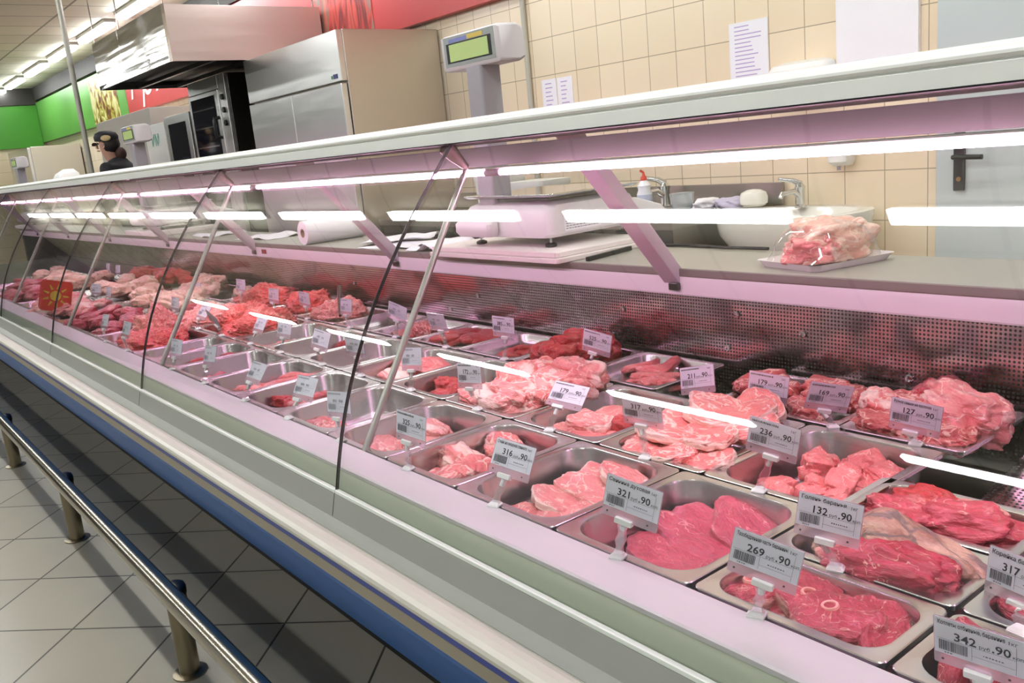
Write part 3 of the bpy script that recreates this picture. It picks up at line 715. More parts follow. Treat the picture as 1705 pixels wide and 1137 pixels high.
# --- F2: pale steaks
for a in ((.845, 1.122, .652, .095, .075, .02, 30, 5, 0, 1), (.868, 1.045, .662, .15, .085, .024, 65, -4, 6, 2), (.905, 1.09, .668, .145, .07, .022, 80, 6, -4, 3), (.955, 1.075, .678, .15, .075, .022, 95, -6, -6, 4),
          (1.005, 1.02, .690, .14, .07, .024, 80, 6, -12, 5), (1.01, 1.085, .672, .12, .08, .022, 60, 5, -10, 6), (.93, 1.02, .664, .13, .09, .025, 40, -3, 0, 7)):
    piece('F2', 'pork_steak', 'steak', 'pork', *a[:9], seed=a[9], sub=5, desc='pale pink pork steak with fat rim')
# --- F3: neck blocks
piece('F3', 'pork_steak', 'steak', 'neck', .848, 1.345, .664, .115, .095, .045, 60, -14, 10, 8, 5, 'round cut face of pork neck')
piece('F3', 'pork_block', 'chunk', 'neck', .905, 1.372, .664, .175, .085, .08, 80, 0, 0, 1, 5, 'long thick pork neck block')
piece('F3', 'pork_block', 'chunk', 'neck', 1.000, 1.355, .664, .15, .075, .075, 75, 0, 0, 2, 5, 'short thick pork neck block')
piece('F3', 'pork_block', 'chunk', 'pork', .985, 1.275, .648, .07, .06, .05, 30, 0, 0, 3, 4, 'small pale end piece of pork')
# --- F4, F5
piece('F4', 'pork_loin', 'chunk', 'pork', .875, 1.615, .650, .17, .085, .05, 70, 0, 0, 4, 5, 'pale flat pork loin')
piece('F4', 'pork_loin', 'chunk', 'pork', .985, 1.62, .655, .18, .085, .06, 85, 0, 0, 5, 5, 'pale thick pork loin')
piece('F5', 'pork_slab', 'chunk', 'neck', .862, 1.885, .652, .14, .085, .05, 75, 0, 0, 6, 5, 'single flat pork slab')
rnd = random.Random(5)
def scatter(tr, name, kind, mk, n_, xr, yr, z0, dz, L, W, T, desc, sub=4, seeds=4, tilt=12, crown=0):
    cx, cy = (xr[0]+xr[1])/2, (yr[0]+yr[1])/2
    for i in range(n_):
        x = rnd.uniform(*xr); y = rnd.uniform(*yr); f_ = rnd.uniform(.82, 1.18)
        q = ((x-cx)/((xr[1]-xr[0])/2+1e-6))**2+((y-cy)/((yr[1]-yr[0])/2+1e-6))**2
        z = z0+dz*i/max(1, n_-1)+crown*max(0, 1-q*.6)
        piece(tr, name, kind, mk, x, y, z, L*f_, W*f_, T*f_, rnd.uniform(0, 180), rnd.uniform(-tilt, tilt), rnd.uniform(-tilt, tilt), rnd.randint(1, seeds), sub, desc)
scatter('F6', 'meat_scrap', 'chunk', 'beef', 9, (.87, 1.0), (2.02, 2.17), .658, .012, .065, .048, .038, 'small bright red meat scrap')
scatter('F7', 'pork_strip', 'strip', 'cube', 10, (.86, 1.02), (2.29, 2.43), .660, .018, .12, .042, .032, 'pink pork strip')
scatter('F8', 'meat_scrap', 'chunk', 'lamb', 3, (.84, .92), (2.60, 2.68), .658, .0, .07, .04, .03, 'small purple meat scrap')
scatter('F9', 'meat_scrap', 'chunk', 'beef', 4, (.9, 1.02), (2.79, 2.90), .665, .0, .08, .04, .035, 'dark red meat scrap')
scatter('F10', 'meat_scrap', 'chunk', 'beef', 4, (.9, 1.02), (2.99, 3.1), .665, .0, .08, .04, .035, 'red meat scrap')
# --- S1 lamb rounds with bones
for i, (x, y, z, L, W, T, yaw, bu, bv, sd) in enumerate(((.850, .648, .678, .085, .075, .03, 20, .1, .05, 1), (.880, .585, .684, .105, .085, .03, 60, -.12, .10, 2), (.848, .530, .690, .12, .09, .032, 80, .02, .02, 3), (.885, .500, .684, .10, .075, .03, 40, None, 0, 4), (.850, .465, .676, .10, .06, .05, 10, None, 0, 5), (.87, .625, .668, .10, .08, .025, 80, None, 0, 6))):
    o = piece('S1', 'lamb_round', 'steak', 'lamb', x, y, z, L, W, T, yaw, (-4, 5, -6, 4, 10, 0)[i], (5, -6, 4, -8, 0, 0)[i], sd, 5, 'dark red lamb round with a bone ring' if bu is not None else 'dark red lamb cut')
    if bu is not None: bone_ring(o, bu, bv, 1.05, (L, W, T))
# --- S2 shank
piece('S2', 'lamb_shank', 'shank', 'shank', 1.020, .545, .695, .225, .125, .13, 98, 0, 4, 1, 5, 'large lamb shank with dried brownish skin')
piece('S2', 'lamb_meat', 'chunk', 'lamb', .978, .530, .688, .19, .085, .085, 98, 0, 4, 9, 5, 'red cut face of the lamb leg')
piece('S2', 'bone_end', 'cube', 'chick', .950, .640, .668, .022, .022, .022, 10, 0, 0, 1, 3, 'small round bone end')
# --- S3
piece('S3', 'lamb_chunk', 'chunk', 'lamb', 1.155, .610, .685, .12, .085, .065, 70, 0, 0, 7, 5, 'dark red lamb muscle')
piece('S3', 'lamb_chunk', 'chunk', 'lamb', 1.165, .520, .692, .16, .09, .07, 95, 0, 8, 8, 5, 'dark red lamb muscle')
piece('S3', 'lamb_chunk', 'chunk', 'beef', 1.20, .585, .688, .13, .06, .06, 80, 0, 0, 9, 5, 'dark red lamb muscle')
# --- S4 rolled slices, S5 chop
for i in range(6):
    piece('S4', 'lamb_chop', 'steak', 'lamb', .845+.012*(i % 2), .375-.033*i, .685, .10, .085, .026, 0, 78-4*i, 0, 10+i % 3, 4, 'upright dark red chop')
piece('S4', 'lamb_chop', 'steak', 'lamb', .885, .372, .690, .10, .07, .03, 80, 20, -30, 13, 4, 'upright dark red chop')
piece('S5', 'lamb_chop', 'slice', 'lamb', 1.01, .345, .680, .13, .085, .028, 100, 10, -12, 5, 5, 'triangular lamb chop with fat edge')
piece('S5', 'lamb_chop', 'slice', 'lamb', 1.02, .26, .676, .12, .085, .028, 80, 4, -10, 6, 5, 'triangular lamb chop with fat edge')
# --- M1 diced pork
scatter('M1', 'pork_cube', 'cube', 'cube', 34, (1.12, 1.345), (.695, .865), .650, .026, .062, .052, .042, 'diced pork cube', sub=4, seeds=5, tilt=25, crown=.008)
# --- M2 marbled neck steaks, high pile
for i, (x, y, z, yaw, tx, ty, sd) in enumerate(((1.145, 1.105, .692, 20, 6, 8, 1), (1.135, 1.035, .700, 70, -6, 10, 2), (1.15, .965, .698, 50, -10, 4, 3), (1.19, 1.08, .712, 100, 8, -2, 4), (1.20, 1.00, .722, 60, -4, 4, 5), (1.24, 1.10, .716, 30, 12, -4, 6),
        (1.26, 1.03, .736, 85, 0, 0, 7), (1.26, .965, .728, 120, -14, 0, 1), (1.30, 1.06, .740, 60, 6, -6, 2), (1.31, .99, .738, 10, -8, -4, 3), (1.345, 1.09, .722, 80, 8, -14, 4), (1.35, 1.00, .732, 40, -6, -16, 5), (1.20, 1.04, .686, 0, 0, 0, 6), (1.29, 1.05, .700, 40, 0, 0, 7))):
    piece('M2', 'neck_steak', 'steak', 'neck', x, y, z, .135, .095, .026, yaw, tx, ty, sd+20, 5, 'marbled pink neck steak')
# --- M3 cutlets
for a in ((1.165, 1.36, .668, .10, .07, .028, 30, 1), (1.155, 1.285, .670, .11, .08, .026, 70, 2), (1.205, 1.325, .682, .12, .08, .030, 85, 3), (1.20, 1.235, .668, .10, .075, .026, 50, 4), (1.26, 1.31, .684, .11, .08, .03, 20, 5), (1.29, 1.24, .680, .11, .08, .03, 110, 6), (1.25, 1.26, .664, .11, .08, .03, 10, 7)):
    piece('M3', 'pork_cutlet', 'steak', 'pork' if a[7] % 2 else 'cube', *a[:7], rnd.uniform(-8, 8), rnd.uniform(-8, 8), a[7]+30, 5, 'pink pork cutlet')
piece('M3', 'kidney', 'chunk', 'beef', 1.222, 1.245, .692, .05, .035, .03, 80, 0, 0, 11, 4, 'small dark red lump')
# --- M4 heap of big joints
for a in ((1.15, 1.64, .690, .13, .10, .065, 80, 12), (1.17, 1.545, .702, .17, .12, .09, 100, 13), (1.24, 1.60, .715, .15, .11, .09, 60, 14), (1.27, 1.50, .718, .17, .12, .09, 95, 15), (1.32, 1.60, .720, .14, .11, .08, 30, 16), (1.34, 1.50, .722, .16, .11, .09, 80, 17), (1.22, 1.48, .700, .12, .10, .08, 20, 18), (1.13, 1.60, .68, .12, .09, .05, 20, 19)):
    piece('M4', 'pork_joint', 'chunk', 'pork' if a[7] % 2 else 'neck', a[0], a[1], a[2], a[3], a[4], a[5], a[6], rnd.uniform(-10, 10), rnd.uniform(-10, 10), a[7], 5, 'big pink pork shoulder joint')
scatter('M5', 'meat_lump', 'chunk', 'beef', 10, (1.14, 1.30), (1.74, 1.90), .660, .015, .07, .05, .045, 'bright red meat lump')
piece('M6', 'pork_loin', 'strip', 'pork', 1.19, 2.06, .672, .20, .085, .06, 75, 0, 0, 21, 5, 'long pink loin piece')
piece('M6', 'pork_loin', 'strip', 'cube', 1.27, 2.07, .688, .20, .085, .06, 85, 0, 0, 22, 5, 'long pink loin piece')
scatter('M8', 'meat_scrap', 'chunk', 'beef', 3, (1.30, 1.36), (2.55, 2.7), .655, .0, .06, .05, .04, 'small red scrap')
scatter('M9', 'pork_scrap', 'chunk', 'cube', 6, (1.13, 1.28), (2.80, 2.96), .655, .01, .08, .05, .035, 'small pink pork scrap')
piece('M10', 'mince_heap', 'mince', 'mince', 1.23, 3.13, .690, .27, .22, .15, 0, 0, 0, 1, 6, 'heap of bright red minced meat')
piece('M10', 'mince_heap', 'mince', 'mince', 1.25, 3.28, .690, .25, .20, .17, 40, 0, 0, 2, 6, 'heap of bright red minced meat')
# --- back row
for a in ((1.475, .815, .700, .12, .09, .055, 60, 'stew', 31), (1.53, .845, .712, .12, .09, .07, 20, 'neck', 32), (1.56, .80, .712, .14, .09, .07, 80, 'stew', 33), (1.47, .75, .696, .09, .07, .04, 30, 'lamb', 34), (1.535, .745, .704, .11, .09, .06, 70, 'stew', 35), (1.615, .775, .722, .11, .09, .08, 20, 'lamb', 37)):
    piece('B1', 'pork_knuckle', 'chunk', a[7], a[0], a[1], a[2], a[3], a[4], a[5], a[6], 0, 0, a[8], 5, 'dark marbled knuckle piece')
piece('B1', 'pork_knuckle', 'chunk', 'pork', 1.565, .712, .722, .17, .12, .095, 70, 6, -10, 36, 5, 'big pale fatty knuckle joint')
piece('B1', 'pork_knuckle', 'chunk', 'stew', 1.48, .69, .700, .11, .08, .045, 20, 0, 0, 38, 5, 'dark marbled knuckle piece')
scatter('B2', 'pork_rib', 'chunk', 'stew', 9, (1.46, 1.62), (.905, 1.005), .700, .02, .10, .07, .045, 'marbled pork rib piece', sub=4, seeds=6)
scatter('B3', 'pork_rib', 'chunk', 'stew', 8, (1.46, 1.62), (1.06, 1.15), .698, .02, .10, .07, .045, 'dark pork rib piece', sub=4, seeds=6)
scatter('B4', 'beef_strip', 'strip', 'cube', 9, (1.48, 1.61), (1.37, 1.54), .686, .008, .11, .04, .025, 'thin red beef strip')
scatter('B5', 'beef_lump', 'chunk', 'beef', 16, (1.48, 1.61), (1.65, 1.80), .700, .022, .085, .07, .055, 'dark red beef lump', crown=.03)
scatter('B6', 'beef_sliver', 'slice', 'beef', 4, (1.50, 1.60), (1.92, 2.05), .685, .008, .12, .06, .016, 'thin red beef sliver')
scatter('B7', 'beef_piece', 'slice', 'beef', 8, (1.48, 1.61), (2.16, 2.31), .688, .016, .12, .07, .024, 'flat red beef piece')
piece('B8', 'beef_cut', 'chunk', 'stew', 1.53, 2.47, .700, .15, .08, .055, 80, 0, 0, 40, 4, 'orange red beef cut')
piece('B8', 'beef_cut', 'slice', 'beef', 1.49, 2.52, .688, .14, .07, .02, 80, 0, 0, 41, 4, 'flat dark red beef cut')
piece('B10', 'mince_heap', 'mince', 'mincep', 1.52, 3.05, .700, .21, .24, .12, 0, 0, 0, 3, 5, 'heap of pale red minced meat')
piece('B11', 'mince_heap', 'mince', 'mince', 1.55, 3.35, .700, .20, .20, .14, 0, 0, 0, 4, 5, 'heap of coarse red minced meat')
piece('B12', 'mince_heap', 'mince', 'mince', 1.54, 3.76, .700, .24, .42, .14, 0, 0, 0, 5, 5, 'heap of deep red minced meat')
piece('F11', 'mince_heap', 'mince', 'mince', .90, 3.33, .680, .24, .34, .13, 0, 0, 0, 6, 5, 'heap of bright red minced meat')
piece('F11', 'mince_heap', 'mince', 'mincep', .98, 3.50, .695, .20, .24, .18, 0, 0, 0, 7, 5, 'heap of pale pink minced meat')
piece('M11', 'mince_heap', 'mince', 'mincep', 1.22, 3.60, .690, .26, .26, .12, 0, 0, 0, 8, 5, 'heap of pale pink minced meat')
scatter('M11', 'liver_piece', 'chunk', 'lamb', 5, (1.14, 1.34), (3.70, 3.85), .690, .03, .10, .07, .05, 'dark liver piece', seeds=5)
scatter('F12', 'red_cut', 'chunk', 'lamb', 14, (.82, 1.02), (3.72, 4.26), .690, .03, .11, .08, .055, 'dark pink meat cut', seeds=6)
scatter('M12', 'chicken_piece', 'chunk', 'chick', 18, (1.13, 1.35), (3.96, 4.55), .695, .05, .12, .085, .07, 'pale chicken piece', seeds=6)
scatter('B13', 'chicken_piece', 'chunk', 'chick', 12, (1.47, 1.61), (4.06, 4.75), .700, .04, .13, .09, .07, 'pale poultry piece', seeds=6)
scatter('F13', 'pale_cut', 'chunk', 'pork', 14, (.82, 1.02), (4.36, 5.22), .695, .03, .13, .09, .06, 'pale pink meat cut', seeds=6)
scatter('M13', 'chicken_piece', 'chunk', 'chick', 12, (1.13, 1.35), (4.66, 5.35), .700, .05, .14, .10, .08, 'pale chicken piece', seeds=6)
scatter('B14', 'dark_cut', 'chunk', 'beef', 14, (1.47, 1.61), (4.86, 5.95), .700, .04, .15, .10, .08, 'dark red meat cut', seeds=6)
scatter('F14', 'dark_cut', 'chunk', 'lamb', 10, (.82, 1.02), (5.36, 6.5), .695, .03, .16, .10, .07, 'dark pink meat cut', seeds=6)
scatter('M14', 'mixed_cut', 'chunk', 'chick', 12, (1.13, 1.35), (5.46, 6.8), .70, .04, .16, .10, .08, 'pale meat cut', seeds=6)
finish_labels()

# ================================================================ PRICE TAGS
TAGS = [
('321','Свинина духовая',0.749,0.755,0.811,-72,4,-12,0.42,0.771,0.814),
('316','Стейк из окорока свиного',0.806,1.077,0.779,-72,25,-8,0.42,0.772,1.093),
('325','Шейка свиная',0.776,1.334,0.790,-80,6,-5,0.37,0.770,1.357),
('269','Тазобедренная часть баранины',0.758,0.560,0.791,-71,-1,-13,0.54,0.772,0.586),
('132','Голень баранья',0.917,0.580,0.779,-71,6,-7,0.49,0.897,0.579),
('342','Котлеты отбивные, баранина',0.767,0.331,0.771,-82,-12,-2,0.49,0.772,0.336),
('317','Корейка баранья',0.991,0.384,0.734,-99,7,-2,0.52,0.918,0.359),
('236','Гуляш свиной',1.073,0.770,0.800,-75,-2,-11,0.51,1.091,0.802),
('317','Стейк из шейки',1.082,1.049,0.791,-76,-11,-4,0.44,1.070,1.044),
('179','Лопатка свиная',1.129,1.300,0.768,-61,47,-12,0.37,1.082,1.305),
('172','Окорок свиной',1.072,1.560,0.785,-84,7,5,0.48,1.068,1.550),
('173','Котлетное мясо',1.091,1.831,0.784,-84,11,6,0.46,1.079,1.828),
('258','Корейка свиная',1.072,2.083,0.789,-81,-1,-1,0.56,1.064,2.081),
('249','Вырезка',1.081,2.306,0.780,-79,20,-8,0.43,1.061,2.308),
('268','Гуляш',1.099,2.595,0.780,-83,15,-1,0.47,1.073,2.600),
('189','Фарш',1.116,2.829,0.767,-89,32,-1,0.37,1.070,2.840),
('179','Рагу свиное',1.413,1.022,0.759,-70,-2,-8,0.44,1.402,1.024),
('211','Грудинка свиная',1.374,1.168,0.762,-80,18,12,0.50,1.369,1.158),
('169','Рагу свиное',1.403,0.882,0.764,-46,-14,-13,0.49,1.386,0.876),
('127','Рулька свиная на косточке',1.350,0.691,0.775,-77,-6,-8,0.44,1.387,0.718),
('525','Вырезка говяжья',1.445,1.539,0.783,-74,-1,-12,0.40,1.438,1.548),
('385','Гуляш говяжий',1.413,1.869,0.796,-80,-0,-2,0.56,1.402,1.867),
('298','Говядина',1.388,2.156,0.787,-84,-15,-1,0.56,1.393,2.148),
('315','Азу говяжье',1.413,2.424,0.788,-75,-2,-17,0.50,1.379,2.437),
('289','Говядина',1.394,2.734,0.784,-89,9,1,0.48,1.368,2.744),
('199','Фарш',1.401,3.077,0.784,-86,-1,-3,0.51,1.392,3.079),
('209','Фарш',1.388,3.331,0.782,-84,8,-2,0.36,1.390,3.329),
('219','Фарш',1.416,3.737,0.792,-83,8,-1,0.51,1.404,3.740),
('229','Фарш',1.377,4.199,0.756,-84,11,-1,0.44,1.359,4.203),
('273','Карбонад',0.778,1.618,0.784,-81,9,4,0.38,0.773,1.621),
('275','Эскалоп',0.819,1.867,0.770,-80,29,-2,0.29,0.768,1.879),
('283','Шницель',0.810,2.130,0.772,-86,36,-2,0.37,0.760,2.136),
('245','Азу',0.800,2.429,0.780,-88,19,5,0.25,0.768,2.430),
('235','Поджарка',0.799,2.720,0.767,-85,17,1,0.40,0.768,2.713),
('159','Фарш',0.783,3.194,0.780,-88,22,-0,0.37,0.763,3.194),
('149','Фарш',0.784,3.475,0.781,-89,21,3,0.50,0.760,3.477),
('169','Печень',1.120,3.719,0.767,-86,11,-1,0.38,1.070,3.724),
('139','Окорочка',1.374,5.751,0.783,-90,11,2,0.50,1.351,5.756),
('149','Крыло',1.350,5.435,0.790,-87,12,1,0.50,1.336,5.437),
('119','Тушка',1.083,4.850,0.760,-70,12,-1,0.50,1.072,4.850),
('129','Голень',1.095,4.665,0.754,-87,13,2,0.44,1.084,4.663),
('195','Фарш',1.104,3.339,0.767,-83,37,-5,0.35,1.056,3.347),
('205','Фарш',1.058,3.109,0.771,-90,-20,-26,0.60,1.067,3.102),
]
SHOW_TITLE = {'Свинина духовая', 'Тазобедренная часть баранины', 'Голень баранья', 'Котлеты отбивные, баранина', 'Корейка баранья', 'Стейк из окорока свиного', 'Рулька свиная на косточке'}
def smudge(mb, x0, x1, y, h, rnd_):
    x = x0
    while x < x1:
        w_ = rnd_.uniform(.0008, .0022); mb.add([(x, y, .0009), (x+w_, y, .0009), (x+w_, y+h*rnd_.uniform(.6, 1), .0009), (x, y+h, .0009)], [(0, 1, 2, 3)]); x += w_+.0011
def price_tag(i, price, title, x, y, z, yaw, pit, rol, u, fx, fy, label, detail):
    t = empty('price_tag', (fx, fy, TRIM+.001), label, 'price tag', 'price tags standing on the tray rims')
    fx = min((.775, .931, 1.078, 1.405), key=lambda q_: abs(q_-fx) + (0 if not (q_ == .931 and y > .7) else 9))
    t.location.x = fx
    yw, pt, rl = R(yaw), R(pit), R(rol)
    rx = Vector((math.cos(yw), math.sin(yw), 0)); nx = Vector((math.sin(yw), -math.cos(yw), 0)); up = Vector((0, 0, 1))
    up2 = (up*math.cos(pt)-nx*math.sin(pt)).normalized(); rr = rx*math.cos(rl)+up2*math.sin(rl); uu = -rx*math.sin(rl)+up2*math.cos(rl)
    nn = rr.cross(uu)
    base = Vector((fx, fy, TRIM+.001))
    mtx = Matrix((rr, uu, nn)).transposed().to_4x4(); mtx.translation = Vector((x, y, z))-base
    w_, h_ = .08, .058
    s = MB().loft([rrect(-w_/2, w_/2, -h_/2, h_/2, .002, -.0007, 2), rrect(-w_/2, w_/2, -h_/2, h_/2, .002, 0, 2)]).build('clear_sheet', M_sheet, t); s.matrix_basis = mtx
    c = MB().box((-w_/2+.001, -h_/2+.0135, .0001), (w_/2-.001, h_/2-.001, .0005)).build('price_card', M_card, t); c.matrix_basis = mtx
    rnd_ = random.Random(i)
    mb = MB(); g_ = MB()
    def rect(m_, a, b, c_, d_): m_.add([(a, c_, .0009), (b, c_, .0009), (b, d_, .0009), (a, d_, .0009)], [(0, 1, 2, 3)])
    if detail and title in SHOW_TITLE:
        tw = MB(); full = text_geo(tw, title, .0072, 0, 0, .0009); k_ = min(1.0, .058/full)
        text_geo(mb, title, .0072, -w_/2+.004, h_/2-.0085, .0009, sx=k_, bold=.0001)
    else: smudge(mb, -w_/2+.004, .006, h_/2-.0075, .0035, rnd_)
    if detail:
        text_geo(mb, '1кг', .006, .024, h_/2-.0092, .0009)
        a = text_geo(mb, price, .0135, -.022, .0045, .0009, bold=.0002)
        b = text_geo(mb, 'руб', .0055, -.022+a+.0022, .0045, .0009)
        c2 = text_geo(mb, '.90', .0135, -.022+a+b+.0036, .0045, .0009, bold=.0002)
        text_geo(mb, 'коп.', .0055, -.022+a+b+c2+.0048, .0045, .0009)
    else:
        smudge(mb, -.019, -.006, .0055, .006, rnd_); smudge(mb, .002, .013, .0055, .006, rnd_)
    p_ = mb.build('printed_price', M_ink if detail else M_inkg, t); p_.matrix_basis = mtx
    xx = -w_/2+.005
    while xx < -.010:
        ww = rnd_.choice((.0004, .0007, .0011)); rect(g_, xx, xx+ww, -.0105, .0015); xx += ww+rnd_.choice((.0004, .0006))
    rect(g_, -w_/2+.003, w_/2-.008, .0030, .0033); rect(g_, w_/2-.0085, w_/2-.0082, -.014, h_/2-.010); rect(g_, -.006, -.0057, -.013, .003); rect(g_, -.006, w_/2-.009, -.0075, -.0072)
    smudge(g_, .004, .022, -.004, .0014, rnd_); smudge(g_, -.03, -.022, -.0135, .0014, rnd_)
    b_ = g_.build('barcode', M_inkg if not detail else mat('barcode_ink', '55555f', .6) if 'barcode_ink' not in MATS else MATS['barcode_ink'], t); b_.matrix_basis = mtx
    for sx_ in (-w_/2+.008, w_/2-.014):
        hp = MB().lathe([(.0013, 0), (.0013, .0004)], (sx_, -h_/2+.0065, .0001), 10).build('punched_hole', M_black, s)
    # clamp bar
    cu = -w_/2+w_*u
    cl = MB().loft([rrect(cu-.0125, cu+.0125, -h_/2-.0045, -h_/2+.0035, .0012, -.005, 2), rrect(cu-.0125, cu+.0125, -h_/2-.005, -h_/2+.004, .0015, .002, 2), rrect(cu-.012, cu+.012, -h_/2-.004, -h_/2+.003, .0012, .0045, 2)]).build('clamp_bar', M_clip, t); cl.matrix_basis = mtx
    top = mtx @ Vector((cu, -h_/2-.005, -.001)); bot = Vector((0, 0, .004)); dv = top-bot
    side = Vector((math.cos(yw), math.sin(yw), 0)); fwd = nx
    rings = []; n_ = 14
    for k in range(n_+1):
        f_ = k/n_; c_ = bot+dv*f_; wv = .0058+.0014*math.cos(f_*PI*4.0)+(.002 if k == 0 else 0); th = .0034
        rings.append([c_+side*wv+fwd*th, c_-side*wv+fwd*th, c_-side*wv-fwd*th, c_+side*wv-fwd*th])
    MB().loft(rings).build('clear_stem', M_stem, t, smooth=False)
    ft = MB().tube([top-dv.normalized()*.012, top], .0042, 10).build('swivel', M_clip, cl, smooth=True); ft.matrix_parent_inverse = mtx.inverted()
    fm = Matrix((side, fwd.cross(side)*0+Vector((-side.y, side.x, 0)), Vector((0, 0, 1)))).transposed().to_4x4()
    f2 = MB().loft([rrect(-.011, .011, -.009, .007, .002, 0, 3), rrect(-.011, .011, -.009, .007, .002, .0022, 3), rrect(-.007, .007, -.005, .005, .002, .006, 3)]).box((-.010, -.0105, -.009), (.010, -.0085, .0015)).build('foot_clip', M_clip, t); f2.matrix_basis = fm
    return t
def tag_label(i, price, x, y):
    row = 'front' if fxs(x) == 0 else 'middle' if fxs(x) == 1 else 'back'
    return row
def fxs(x): return 0 if x < .95 else 1 if x < 1.25 else 2
rows = {0: [], 1: [], 2: []}
for i, T_ in enumerate(TAGS): rows[fxs(T_[9])].append((T_[10], i))
rank = {}
for r_ in rows:
    rows[r_].sort()
    for k, (yy, i) in enumerate(rows[r_]): rank[i] = (r_, k, len(rows[r_]))
NUM = ['first', 'second', 'third', 'fourth', 'fifth', 'sixth', 'seventh', 'eighth', 'ninth', 'tenth', 'eleventh', 'twelfth', 'thirteenth', 'fourteenth', 'fifteenth', 'sixteenth', 'seventeenth', 'eighteenth']
for i, T_ in enumerate(TAGS):
    r_, k, n_ = rank[i]; det = T_[10] < 1.6 or T_[0] == '385'
    rowname = ('front', 'middle', 'back')[r_]
    if det: lb = 'price card %s.90 on a clear clip, %s from right in %s row' % (T_[0], NUM[k], rowname)
    else: lb = 'small distant price card on clear clip, %s from right in %s row' % (NUM[k], rowname)
    price_tag(i, *T_, lb, det)
# ================================================================ ON THE WORKTOP
ZW = .9355
def letters_mesh(s_, size, fn, sx=1.0, bold=0.0, align='LEFT'):
    mb = MB(); text_geo(mb, s_, size, 0, 0, 0, align, sx, bold); mb.v = [fn(v[0], v[1]) for v in mb.v]; return mb
def make_scale():
    t = empty('label_scale', (1.88, 2.18, ZW+.0305), 'large grey weighing scale with tall customer display on the cutting boards', 'scale', 'weighing scales on the counter')
    b = MB().loft([rrect(-.185, .19, -.20, .215, .03, .03), rrect(-.19, .19, -.215, .225, .03, .04), rrect(-.19, .19, -.215, .225, .03, .10), rrect(-.175, .185, -.205, .215, .035, .125), rrect(-.15, .17, -.18, .19, .03, .135)]).build('scale_body', M_plas, t, smooth=True)
    MB().loft([rrect(.19, .34, -.20, .20, .03, .035), rrect(.19, .36, -.20, .20, .03, .05), rrect(.185, .34, -.19, .19, .03, .075), rrect(.185, .23, -.18, .18, .02, .108)]).build('keypad_console', M_plas, t, smooth=True)
    MB().box((-.145, -.17, .138), (.15, .165, .146)).build('platter_frame', M_dsteel, t)
    MB().loft([rrect(-.18, .185, -.215, .205, .015, .150, 3), rrect(-.19, .195, -.225, .215, .02, .156, 3), rrect(-.19, .195, -.225, .215, .02, .160, 3)]).build('weighing_platter', M_chrome, t, smooth=True, bevel=.001)
    MB().loft([rrect(-.225, -.19, .03, .20, .012, .034), rrect(-.235, -.19, .02, .21, .015, .05), rrect(-.235, -.19, .02, .21, .015, .075), rrect(-.215, -.19, .04, .19, .012, .10)]).build('printer_housing', M_plas, t, smooth=True)
    for (x, y) in ((-.15, -.17), (.15, -.17), (-.15, .18), (.15, .18)):
        f = MB().tube([(x, y, .012), (x, y, .036)], .004, 8).build('levelling_foot', M_chrome, t)
        MB().lathe([(.012, 0), (.018, .002), (.018, .009), (.009, .013)], (x, y, 0), 16).build('foot_pad', M_rubber, f, smooth=True)
    # rating label with small printed lines, on the right hand side
    lb = MB().box((-.13, -.2162, .045), (.02, -.2152, .092)).build('rating_label', M_paper, b)
    rnd_ = random.Random(3); mb = MB()
    for k in range(6):
        x = -.125; z = .086-.007*k
        while x < .005:
            w_ = rnd_.uniform(.004, .012); mb.box((x, -.2165, z), (min(x+w_, .012), -.2163, z+.0028)); x += w_+.003
    mb.build('printed_lines', M_inkg, b)
    # column and customer display
    MB().loft([rrect(-.162, -.082, .078, .160, .01, .10), rrect(-.162, -.082, .078, .160, .01, .585)]).build('display_column', M_plasg, t, smooth=True)
    cx, cy, cz = -.11, .125, .565
    h = MB()
    prof = [(-.055, 0), (-.05, -.006), (.03, -.006), (.05, .004), (.052, .05), (.045, .095), (.02, .107), (-.045, .104), (-.058, .098)]
    h.loft([[(cx+px*k+(1-k)*0, cy+yy, cz+pz*k+(1-k)*.05) for px, pz in prof] for yy, k in ((-.152, .86), (-.146, .97), (-.138, 1), (.138, 1), (.146, .97), (.152, .86))])
    hd = h.build('display_head', M_plas, t, smooth=True)
    fx = cx-.0585
    def face(n_, m, y0, y1, z0, z1, d=0):   # slightly raked front face
        e0 = .003*(1-(z0/.1)); e1 = .003*(1-(z1/.1))
        mb_ = MB().add([(fx+e0-d, cy+y0, cz+z0), (fx+e0-d, cy+y1, cz+z0), (fx+e1-d, cy+y1, cz+z1), (fx+e1-d, cy+y0, cz+z1), (fx+.012, cy+y0, cz+z0), (fx+.012, cy+y1, cz+z0), (fx+.012, cy+y1, cz+z1), (fx+.012, cy+y0, cz+z1)], [(0, 3, 2, 1), (0, 1, 5, 4), (1, 2, 6, 5), (2, 3, 7, 6), (3, 0, 4, 7)])
        return mb_.build(n_, m, hd)
    face('display_bezel', M_face, -.134, .130, .006, .097, .0005)
    face('dark_window', M_black, -.118, .116, .017, .077, .0015)
    face('lcd_screen', M_lcd, -.103, .100, .021, .073, .0025)
    face('blue_label', M_bluel, .0, .10, .079, .09, .0015)
    face('yellow_label', M_yel, -.08, .0, .079, .092, .0015)
    return t
s1 = make_scale()
def deep_copy(o, parent=None):
    c = o.copy(); COL.objects.link(c); c.parent = parent
    if parent: c.matrix_parent_inverse = o.matrix_parent_inverse.copy()
    for k in list(o.children): deep_copy(k, c)
    return c
for y, dx, lb in ((5.98, -.0, 'second weighing scale, its display head just right of the person'), (10.0, 0, 'third weighing scale, small display at the far left end')):
    c = deep_copy(s1); c.location = (1.90+dx, y, ZW+.0305); c['label'] = lb
